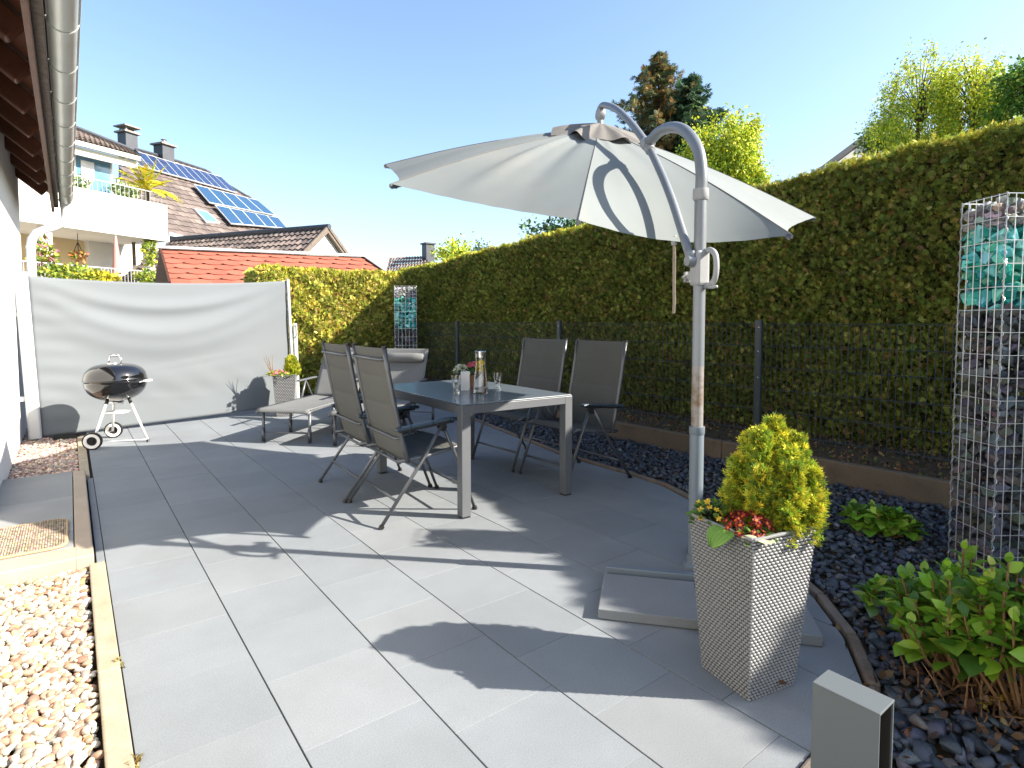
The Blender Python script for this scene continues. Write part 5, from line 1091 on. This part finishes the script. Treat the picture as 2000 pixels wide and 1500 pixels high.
# solar roof plane
pit = math.radians(45); RNn = HN * math.sin(pit) + ZU * math.cos(pit); RUp = -HN * math.cos(pit) + ZU * math.sin(pit)
RO = hp(328, 455, -2.6)
def rp(x, y, d=0.0): return on_pl(x, y, RO + RNn * d, RNn)
def rc(p): d = p - RO; return float(np.dot(d, HU)), float(np.dot(d, RUp))
def rq(s, t, d=0.0): return RO + HU * s + RUp * t + RNn * d
outl = [rc(rp(x, y)) for x, y in ((328, 455), (372, 466), (560, 480), (556, 450), (500, 394), (436, 356), (400, 332), (344, 314), (262, 290), (236, 282), (236, 455))]
def inside(s, t):
    c = False; n = len(outl)
    for i in range(n):
        (x1, y1), (x2, y2) = outl[i], outl[(i + 1) % n]
        if (y1 > t) != (y2 > t) and s < (x2 - x1) * (t - y1) / (y2 - y1) + x1: c = not c
    return c
s_lo, s_hi = min(p[0] for p in outl), max(p[0] for p in outl); t_lo, t_hi = min(p[1] for p in outl), max(p[1] for p in outl)
q = MB(); q.col = (1, 1, 1); tw_, th_ = 0.30, 0.34
t = t_lo
while t < t_hi:
    s = s_lo
    while s < s_hi:
        if inside(s + tw_ / 2, t + th_ / 2):
            f = RN.uniform(.8, 1.2); q.col = tuple(k * f for k in RN.choice(TB)); vs = []
            for i in range(4):
                ss = s + tw_ * i / 3; d = 0.022 * math.cos(2 * math.pi * i / 3); vs += [rq(ss, t, 0.03 + d), rq(ss, t, 0.06 + d), rq(ss, t + th_ * 1.1, 0.02 + d)]
            q.add(vs, [(i * 3 + r, (i + 1) * 3 + r, (i + 1) * 3 + r + 1, i * 3 + r + 1) for i in range(3) for r in range(2)])
        s += tw_
    t += th_
roofB = q.build('roof', 'tile_brown', bh)
q = MB(); q.prism([rq(s, t, 0.0) for s, t in outl], -RNn * 0.2); q.build('roof_deck', 'slate_cladding', bh)
q = MB(); q.tube([rp(x, y, 0.06) for x, y in ((262, 290), (344, 314), (400, 332), (436, 356), (500, 394), (556, 450))], 0.07, 6); q.build('ridge_tiles', 'slate_cladding', roofB)
q = MB(); q.bar(rp(328, 456, .05), rp(372, 468, .05), 0.14, 0.12); q.build('gutter', 'zinc', roofB)
def solar(quad, n, m, d=0.12):
    P = [np.array(rc(rp(*p))) for p in quad]  # tl, tr, br, bl
    for i in range(n):
        f0, f1 = i / n, (i + 1) / n; tl = P[0] + (P[1] - P[0]) * f0; tr = P[0] + (P[1] - P[0]) * f1; bl = P[3] + (P[2] - P[3]) * f0; br = P[3] + (P[2] - P[3]) * f1
        q = MB(); q.prism([rq(*p, d) for p in (bl, br, tr, tl)], RNn * 0.05)
        q.mi = 1; c = (tl + tr + bl + br) / 4; q.add([rq(*(c + (p - c) * 0.93), d + 0.054) for p in (bl, br, tr, tl)], [(0, 1, 2, 3)]); q.build('solar_panel', ['alu_white', m], roofB)
solar([(222, 289), (428, 350), (461, 382), (250, 325)], 12, 'panel_dark')
solar([(373, 368), (498, 398), (534, 428), (404, 404)], 5, 'panel_blue', 0.2)
solar([(414, 408), (538, 432), (556, 453), (446, 445)], 5, 'panel_blue', 0.2)
sk = [np.array(rc(rp(*p))) for p in ((376, 411), (402, 417), (428, 440), (400, 438))]
q = MB(); q.prism([rq(*p, 0.05) for p in sk[::-1]], RNn * 0.08); q.mi = 1; c = sum(sk) / 4; q.add([rq(*(c + (p - c) * .8), 0.135) for p in sk[::-1]], [(0, 1, 2, 3)]); q.build('skylight', ['alu_white', 'window_glass'], roofB)
for (x, yb, yt, wpx, cap2) in ((250, 292, 262, 38, True), (321, 318, 286, 40, False)):
    b_ = at_d(x, yb, np.dot(rp(x, yb) - C0, _f)) - HN * 0.7; d_ = float(np.dot(b_ - C0, _f)); zb = at_d(x, yb, d_); zt_ = at_d(x, yt, d_); wd = wpx / 1128 * d_ * 0.62
    q = MB(); q.box((zb[0], zb[1], (zt_[2] + zb[2] - 0.8) / 2), (wd, wd, zt_[2] - zb[2] + 0.8), (HU, HN, ZU)); cm = q.build('chimney', 'slate_cladding', roofB)
    q = MB(); q.box((zb[0], zb[1], zt_[2] + 0.03), (wd * 1.35, wd * 1.35, 0.07), (HU, HN, ZU))
    if cap2: 
        for a in (-1, 1):
            for b in (-1, 1): q.box(np.array([zb[0], zb[1], zt_[2] + 0.15]) + HU * a * wd * .35 + HN * b * wd * .35, (0.06, 0.06, 0.2), (HU, HN, ZU))
        q.box((zb[0], zb[1], zt_[2] + 0.27), (wd * 1.4, wd * 1.4, 0.05), (HU, HN, ZU))
    else: q.tube([(zb[0], zb[1], zt_[2]), (zb[0], zb[1], zt_[2] + 0.28)], 0.08, 10); q.lathe([(0, .34), (0.13, .28), (0, .28)], (zb[0], zb[1], zt_[2]), 12)
    # slate cap
    q.build('chimney_cap', 'pole_worn', roofB)
# things on its balcony and terrace
def palm(base, h, label, n=17, L_=0.95):
    r = empty('potted_palm', tuple(base)); tag(r, label, 'palm'); rng = np.random.default_rng(5)
    t_ = MB(); t_.tube([base, base + ZU * h * .45], [0.09, 0.07], 8); t_.build('trunk', 'bark', r)
    P = []; D = []; S = []; top = base + ZU * h * .45
    for k in range(n):
        a = k * 2.4; e = rng.uniform(0.15, 1.35); d = np.array([math.cos(a) * math.cos(e), math.sin(a) * math.cos(e), math.sin(e)]); Lk = L_ * rng.uniform(.8, 1.2)
        for j in range(26):
            s = (j + 1) / 26; c = top + d * Lk * s - ZU * 0.55 * Lk * s * s * math.cos(e); tg = d - ZU * 1.1 * s * math.cos(e); sd2 = np.cross(tg, ZU); sd2 /= np.linalg.norm(sd2) + 1e-9
            for sg in (-1, 1): P.append(c); D.append(sd2 * sg + tg * .9 - ZU * .25); S.append(0.26 * math.sin(math.pi * min(1, s * .85 + .12)) * rng.uniform(.8, 1.1))
    V, F = [(0, 0, 0), (.11, .4, .02), (0, 1, -.1), (-.11, .4, .02)], [(0, 1, 2, 3)]
    inst('fronds', V, F, np.array(P) - base, rots_from_dirs(np.array(D), rng.normal(0, .4, len(P))), np.array(S), mixcol(len(P), [(0.60, 0.55, 0.03), (0.36, 0.44, 0.05), (0.75, 0.5, 0.05)], [4, 2.5, 1.5], .15, rng), 'leaf', r)
p = hp(288, 392, -0.55); palm(p - ZU * 0.25, 1.35, 'yellow green palm with spreading fronds on the upper balcony', 24, 1.25)
def greenery(name, c, r3, n, size, cols, label, cat, seed, tmpl=LEAFQ):
    rng = np.random.default_rng(seed); root = empty(name, tuple(c)); tag(root, label, cat); q = rng.normal(size=(n, 3)); q /= np.linalg.norm(q, axis=1)[:, None]
    f = 1 + 0.25 * np.sin(q[:, 0] * 5 + seed) * np.cos(q[:, 2] * 6 + seed); P = q * (rng.random((n, 1)) ** .4) * np.array(r3) * f[:, None]; P = P[:, :1] * HU + P[:, 1:2] * HN + P[:, 2:3] * ZU
    inst('foliage', *tmpl, P, rots_from_dirs(q + rng.normal(0, .6, (n, 3)), rng.uniform(0, 6.28, n)), size * rng.uniform(.6, 1.3, n), mixcol(n, cols, [1] * len(cols), .2, rng), 'leaf', root)
    return root
YG = [(0.42, 0.44, 0.05), (0.26, 0.36, 0.05), (0.14, 0.22, 0.04)]; GG = [(0.12, 0.22, 0.05), (0.2, 0.3, 0.07), (0.4, 0.42, 0.3)]
for (x, y, off, r3, n, cols, lab, cat) in (
    (155, 360, -.3, (.25, .2, .22), 220, GG, 'small green balcony plant directly beside the zinc gutter', 'plant'),
    (243, 372, -.3, (.45, .2, .2), 380, GG, 'green plants in a trough behind the upper balcony railing below the window wall', 'plant'),
    (88, 505, .3, (.3, .25, .55), 420, YG + [(0.4, 0.15, 0.2)], 'leafy climber at the foot of the left terrace column', 'plant'),
    (135, 533, .45, (.75, .25, .22), 620, YG, 'yellow green hedge plants on the terrace railing left of the flower box', 'plant'),
    (197, 541, .45, (.55, .25, .13), 480, [(0.6, 0.5, 0.03), (0.5, 0.44, 0.04), (0.3, 0.35, 0.05)], 'bright yellow flowering plants along the terrace railing in the middle', 'plant'),
    (292, 490, -.15, (.18, .2, .6), 360, YG, 'climbing vine on the right terrace column', 'vine'),
    (287, 541, .45, (.35, .25, .2), 300, YG, 'green plants at the foot of the right terrace column', 'plant')):
    greenery('potted_plant' if cat == 'plant' else 'climbing_vine', hp(x, y, off), r3, n, 0.11, cols, lab, cat, int(x))
hb_c = hp(153, 500, -.8); hb2 = greenery('hanging_basket', hb_c, (.22, .2, .14), 160, .1, [(0.5, 0.14, 0.03), (0.25, 0.1, 0.06), (0.2, 0.25, 0.05)], 'hanging basket of orange flowers under the balcony', 'basket', 44)
q = MB()
for a in (0, 2.1, 4.2): q.tube([hb_c + HU * math.cos(a) * .18 + HN * math.sin(a) * .18, hb_c + ZU * .42], .012, 4)
q.tube([hb_c + ZU * .42, hb_c + ZU * 1.0], .008, 4); q.build('hanger', 'dark_metal', hb2)
pu = hp(227, 500, .1); r = empty('folded_parasol', tuple(pu)); tag(r, 'folded pink and white parasol on the terrace', 'parasol')
q = MB(); q.tube([pu - ZU * 1.0, pu + ZU * .62], .02, 6); q.build('pole', 'alu_white', r)
q = MB(); q.lathe([(0.14, -.55), (0.11, -.3), (0.08, .1), (0.035, .55), (0.0, .6)], pu, 12); q.build('cover', 'pink_cloth', r, smooth=True)
pu = hp(262, 505, -1.2); q = MB(); q.bar(pu - ZU * 1.5, pu + ZU * .75, .1, .1); q.build('corner_post', 'fascia_wood', bh)
# garage with brown pantiles
GZ = 4.25; g1 = on_z(634, 447, GZ); gdir = (on_z(355, 469, GZ) - g1); gdir /= np.linalg.norm(gdir); gs = np.array([gdir[1], -gdir[0], 0.0])
if np.dot(gs, _r) > 0: gs = -gs     # gs points left along the gable
gg = empty('garage', (g1[0], g1[1], 0)); tag(gg, 'small white gabled building with brown pantile roof behind the red shed roof', 'garage')
LR = 7.2; hw = 1.9; dz = 1.55
for sg, nm in ((1, 'roof_slope'), (-1, 'roof_slope')):
    q = MB(); q.col = (1, 1, 1); A = g1 + gs * sg * hw - ZU * dz - gdir * .15; B = A + gdir * LR; C = g1 + gdir * (LR - .15); D = g1 - gdir * .15
    tiles(q, A, B, C, D, 32, 8, 0.028, 0.045, [(0.12, 0.098, 0.09), (0.09, 0.075, 0.07), (0.155, 0.125, 0.112)]); o = q.build(nm, 'tile_brown', gg)
    q = MB(); q.prism([A - ZU * .03, B - ZU * .03, C - ZU * .03, D - ZU * .03], -ZU * .10); q.bar(A + ZU * .02, D + ZU * .05, .06, .10); q.build('verge', 'fascia_wood', o)
q = MB(); q.tube([g1 - gdir * .2 + ZU * .06, g1 + gdir * LR + ZU * .06], .09, 8); q.build('ridge_tiles', 'slate_cladding', gg)
q = MB(); q.prism([g1 + gs * (hw - .25) - ZU * (dz - .10), g1 - ZU * .12, g1 - gs * (hw - .25) - ZU * (dz - .10), g1 - gs * (hw - .25) - ZU * 4.2, g1 + gs * (hw - .25) - ZU * 4.2], gdir * (LR - .5)); q.build('wall', 'render_far', gg)
# red shingle shed
sA, sB = on_z(312, 487, 3.0), on_z(707, 503, 3.0); eA, eB = on_z(331, 556, 2.1), on_z(797, 565, 2.1)
sh = empty('garden_shed', ((sA[0] + sB[0]) / 2, (sA[1] + sB[1]) / 2, 0)); tag(sh, 'garden shed with red scalloped shingle roof behind the screen and hedge', 'shed')
n = np.cross(eB - eA, sA - eA); n /= np.linalg.norm(n); n = n if n[2] > 0 else -n
q = MB(); q.col = (1, 1, 1); NVV = 6; NUU = 12
for j in range(NVV, -1, -1):
    for i in range(-1, NUU + 1):
        u0, u1_ = (i + (.5 if j % 2 else 0)) / NUU, (i + 1 + (.5 if j % 2 else 0)) / NUU
        u0c, u1c = max(0, u0), min(1, u1_)
        if u1c - u0c < .012: continue
        vt, vb = min(1.0, (j + 1.0) / (NVV + 1) + 0.02), j / (NVV + 1)
        def P(u, v, d): lo = eA + (eB - eA) * u; hi = sA + (sB - sA) * u; return lo + (hi - lo) * v + n * d
        f = RN.uniform(.86, 1.12); q.col = (0.30 * f, 0.092 * f, 0.06 * f); cur = 0.34 / (NVV + 1)
        um_ = (u0 + u1_) / 2; W2 = (u1_ - u0) / 2; us = np.linspace(u0c, u1c, 7)
        bot = [P(u, vb + cur * max(0, min(1, abs((u - um_) / W2))) ** 2.2 * 1.0 * (1 if j > 0 else 0) , 0.026) for u in us]
        top = [P(u, vt, 0.006) for u in us[::-1]]; lowr = [p - n * 0.02 for p in bot]
        m = len(bot); q.add(bot + top + lowr, [tuple(range(2 * m))] + [(2 * m + k, 2 * m + k + 1, k + 1, k) for k in range(m - 1)])
q.build('shingle_roof', 'shingle_red', sh)
q = MB(); bk_ = np.cross(n, (sB - sA)); rear = np.array([(sA - eA)[0], (sA - eA)[1], 0.0]); dA = sA + rear - ZU * .9; dB = sB + np.array([(sB - eB)[0], (sB - eB)[1], 0.0]) - ZU * .9
q.add([eA, eB, sB, sA, dA, dB], [(0, 1, 2, 3), (3, 2, 5, 4)]); q.add([eA + ZU * -.02, sA - ZU * .02, dA - ZU * .02, np.array([dA[0], dA[1], 0]), np.array([eA[0], eA[1], 0])], [(0, 1, 2, 3, 4)]); q.add([eB, sB, dB, np.array([dB[0], dB[1], 0]), np.array([eB[0], eB[1], 0])], [(0, 1, 2, 3, 4)])
f0 = eA + (sA - eA) * .12; f1 = eB + (sB - eB) * .12; q.add([f0 - ZU * .12, f1 - ZU * .12, np.array([f1[0], f1[1], 0]), np.array([f0[0], f0[1], 0])], [(0, 1, 2, 3)]); q.build('wall', 'shed_wood', sh)
q = MB(); q.bar(sA + ZU * .05 - (sB - sA) * .01, sB + ZU * .05 + (sB - sA) * .01, .20, .06); q.build('ridge_flashing', 'zinc_light', sh)
q = MB(); q.bar(eA + ZU * .0, sA, .05, .16); q.build('verge_board', 'shed_wood', sh); q = MB(); q.bar(eB + ZU * .0, sB + ZU * 0, .05, .10); q.build('verge_board', 'shed_wood', sh)
# small far house and white gable on the right
FZ = 5.2; fA, fB = on_z(762, 503, FZ), on_z(838, 500, FZ); fh = empty('far_house', (fA[0], fA[1], 0)); tag(fh, 'distant house with brown tiled roof and chimney above the hedge corner', 'house')
dn = np.array([_f[0], _f[1], 0]) * -1.6; q = MB(); q.col = (1, 1, 1); tiles(q, fA - dn * -1 - ZU * 1.6 if False else fA + dn - ZU * 1.4, fB + dn - ZU * 1.4, fB, fA, 14, 6, .04, .06, [(0.20, 0.145, 0.13), (0.15, 0.11, 0.10)]); rf2 = q.build('roof', 'tile_brown', fh)
q = MB(); q.box(fB - (fB - fA) * .02 + ZU * 0.15, (.55, .55, 1.1)); q.box(fB - (fB - fA) * .02 + ZU * .72, (.7, .7, .08)); q.build('chimney', 'slate_cladding', rf2)
q = MB(); mid = (fA + fB) / 2; q.prism([fA + dn * .9 - ZU * 1.5, fB + dn * .9 - ZU * 1.5, np.array([*(fB + dn * .9)[:2], 0]), np.array([*(fA + dn * .9)[:2], 0])], -dn * 2); q.build('wall', 'render_far', fh)
rd = 24.0; ra = at_d(1598, 333, rd); rb_ = at_d(1742, 226, rd); rh = empty('gabled_house', (rb_[0], rb_[1], 0)); tag(rh, 'white gabled house with a dark verge half hidden by birches beyond the hedge', 'house')
hv = rb_ - ra; rcx = np.array([2 * rb_[0] - ra[0], 2 * rb_[1] - ra[1], ra[2]]); bkk = np.array([ra[0], ra[1], 0]) / math.hypot(ra[0], ra[1]) * 7
q = MB(); q.prism([ra - ZU * .25, rb_ - ZU * .25, rcx - ZU * .25, np.array([rcx[0], rcx[1], 0]), np.array([ra[0], ra[1], 0])], bkk); q.build('wall', 'render_far', rh)
q = MB(); ov = -bkk / 7 * .35
q.prism([ra - hv * .06 + ov, rb_ + ov, rb_ + ov - ZU * .22, ra - hv * .06 + ov - ZU * .22], bkk * 1.05); q.prism([rcx + ov, rb_ + ov, rb_ + ov - ZU * .22, rcx + ov - ZU * .22], bkk * 1.1); q.build('roof', 'slate_cladding', rh)

# ------------------------------------------------------------------ trees beyond the hedges
def spruce(top, zb, h, r, n, cols, wts, label, seed):
    rng = np.random.default_rng(seed); base = np.array([top[0], top[1], 0.0]); root = empty('spruce_tree', tuple(base)); tag(root, label, 'tree', 'trees beyond the hedge')
    t_ = MB(); t_.tube([base, (top[0], top[1], top[2] - .4)], [0.22, 0.03], 8); t_.build('trunk', 'bark', root)
    P = []; D = []; S = []; z = top[2]; k = 0
    while z > zb:
        v = (top[2] - z) / h; L_ = r * (v ** 0.72) * 1.0 + .12; nb = 7
        for b in range(nb):
            a = k * .7 + b * 6.283 / nb + rng.normal(0, .25); Lb = L_ * rng.uniform(.55, 1.2) * (1.0 if rng.random() > .12 else .4); d = np.array([math.cos(a), math.sin(a), 0.0]); m = int(12 + Lb * 34)
            for j in range(m):
                s = (j + rng.random()) / m; c = np.array([top[0], top[1], z]) + d * Lb * s + ZU * (-0.32 * Lb * s + 0.22 * Lb * s * s * s) + rng.normal(0, .05, 3); sd2 = np.array([-d[1], d[0], 0]) * rng.choice([-1, 1])
                P.append(c); D.append(sd2 * rng.uniform(.2, 1) + d * .7 + ZU * rng.uniform(-.9, .15)); S.append(rng.uniform(.14, .3))
            P.append(np.array([top[0], top[1], z]) + d * Lb + ZU * -.1 * Lb); D.append(d + ZU * .35); S.append(.25)
        z -= 0.24 + .12 * rng.random(); k += 1
    for _ in range(26): P.append(np.array(top) + rng.normal(0, .06, 3) - ZU * rng.random() * .6); D.append(np.array([rng.normal(0, .4), rng.normal(0, .4), 1])); S.append(.22)
    P = np.array(P); m = len(P); cc = mixcol(m, cols, wts, .25, rng)
    side = (P - base) @ _r; cc = np.where((side > -0.9 * 0 - .6)[:, None] & (rng.random(m) < .38)[:, None] & (np.array(wts)[-1] > 2), np.array([[0.24, 0.165, 0.06]]) * (1 + rng.normal(0, .2, (m, 1))), cc)
    inst('crown', *FROND3, P - base, rots_from_dirs(np.array(D), rng.uniform(0, 6.28, m)), 1.25 * np.array(S), cc, 'leaf_thuja', root)
spruce(at_d(1287, 112, 22), 4.0, 6.5, 3.7, 0, [(0.085, 0.13, 0.07), (0.13, 0.17, 0.075), (0.26, 0.18, 0.065)], [3, 2, 2.5], 'tall spruce with rusty brown needles right above the umbrella', 41)
spruce(at_d(1352, 156, 21), 4.0, 5.6, 2.7, 0, [(0.045, 0.095, 0.05), (0.075, 0.13, 0.06)], [3, 2], 'dark green spruce just right of the rusty spruce', 42)
def leafy(c, r3, ncl, per, size, cols, wts, label, seed, trunk_r=.09, crs=.35, weep=0.0, tmpl=LEAFQ, nm='leafy_tree', thin=0.0):
    rng = np.random.default_rng(seed); c = np.array(c, float); base = np.array([c[0], c[1], 0.0]); root = empty(nm, tuple(base)); tag(root, label, 'tree', 'trees beyond the hedge')
    t_ = MB(); t_.tube([base, c - ZU * r3[2] * .4, c + ZU * r3[2] * .5], [trunk_r * 1.6, trunk_r, trunk_r * .25], 8); P = []; D = []
    X = _r; Y = np.array([_f[0], _f[1], 0]) / np.linalg.norm(_f[:2])
    for k in range(ncl):
        q = rng.normal(size=3); q /= np.linalg.norm(q); q *= rng.uniform(.25, 1) ** .6; f = 1 + .22 * math.sin(q[0] * 4 + seed) + .16 * math.cos(q[2] * 7 + seed)
        cc = c + (X * q[0] * r3[0] + Y * q[1] * r3[1]) * f + ZU * q[2] * r3[2] * f; cr = crs * rng.uniform(.5, 1.25)
        if rng.random() < .75: t_.tube([c + ZU * (q[2] * .35 - .3) * r3[2], (c + cc) / 2 + ZU * .12 * r3[2], cc], [trunk_r * .35, trunk_r * .2, .006], 5)
        m = int(per * rng.uniform(.5, 1.3)); o = rng.normal(0, cr * .5, (m, 3)); 
        if weep: o[:, 2] -= np.abs(rng.normal(0, weep, m)) ; o[:, :2] *= .6
        P += list(cc + o); D += list(o / cr + np.stack([rng.normal(0, .6, m), rng.normal(0, .6, m), rng.normal(-.3 if weep else .1, .5, m)], 1))
    t_.build('trunk', 'bark', root); P = np.array(P); D = np.array(D); m = len(P)
    inst('crown', *tmpl, P - base, rots_from_dirs(D, rng.uniform(0, 6.28, m)), size * rng.uniform(.6, 1.3, m), mixcol(m, cols, wts, .2, rng), 'leaf', root)
BY = [(0.46, 0.55, 0.04), (0.62, 0.64, 0.05), (0.24, 0.36, 0.04), (0.7, 0.68, 0.1)]
leafy(at_d(1400, 335, 17), (1.55, 1.1, 1.4), 260, 190, .085, BY, [4, 3, 2, .6], 'bright yellow green tree directly below the two spruces', 51, crs=.36, weep=.34)
leafy(at_d(1468, 372, 16.5), (.45, .5, .35), 22, 70, .08, BY, [3, 3, 2, 1], 'small yellow green tree at the right foot of the bright tree on the hedge line', 58, crs=.25, weep=.1)
leafy(at_d(1795, 205, 15), (1.35, 1.0, 1.25), 120, 110, .06, BY + [(0.2, 0.3, 0.1)], [3, 3, 2, .7, 1.5], 'airy young birch tree with drooping sparse twigs beyond the right hedge', 52, trunk_r=.05, crs=.26, weep=.34, nm='birch_tree')
leafy(at_d(1905, 200, 14), (.95, .8, 1.15), 125, 150, .06, BY, [3, 4, 2, 1], 'denser yellow birch tree between the airy birch and the right edge', 53, trunk_r=.05, crs=.28, weep=.34, nm='birch_tree')
leafy(at_d(2015, 190, 12.5), (.6, .8, .8), 50, 130, .08, [(0.09, 0.2, 0.03), (0.14, 0.27, 0.04), (0.3, 0.36, 0.05)], [4, 3, 1], 'dense green tree at the right edge above the tall hedge', 54, crs=.32)
leafy(at_d(1730, 275, 17), (.75, .6, .5), 34, 90, .08, [(0.10, 0.18, 0.04), (0.2, 0.28, 0.04)], [3, 2], 'low green tree at the foot of the airy birch in front of the white gable', 59, crs=.3)
leafy(at_d(1108, 450, 15), (.85, .6, .33), 26, 70, .09, [(0.05, 0.11, 0.035), (0.08, 0.16, 0.045)], [3, 2], 'dark leaved tree top showing below the umbrella rim', 55, crs=.2)
leafy(at_d(888, 503, 18), (.6, .6, .5), 30, 70, .09, BY, [3, 3, 2, .5], 'bright green tree top beside the far chimney', 56, crs=.25)
leafy(at_d(940, 492, 22), (.55, .5, .3), 14, 26, .09, [(0.16, 0.24, 0.09), (0.25, 0.32, 0.08)], [2, 1], 'sparse pale tree top just right of the bright green tree top', 57, crs=.22)
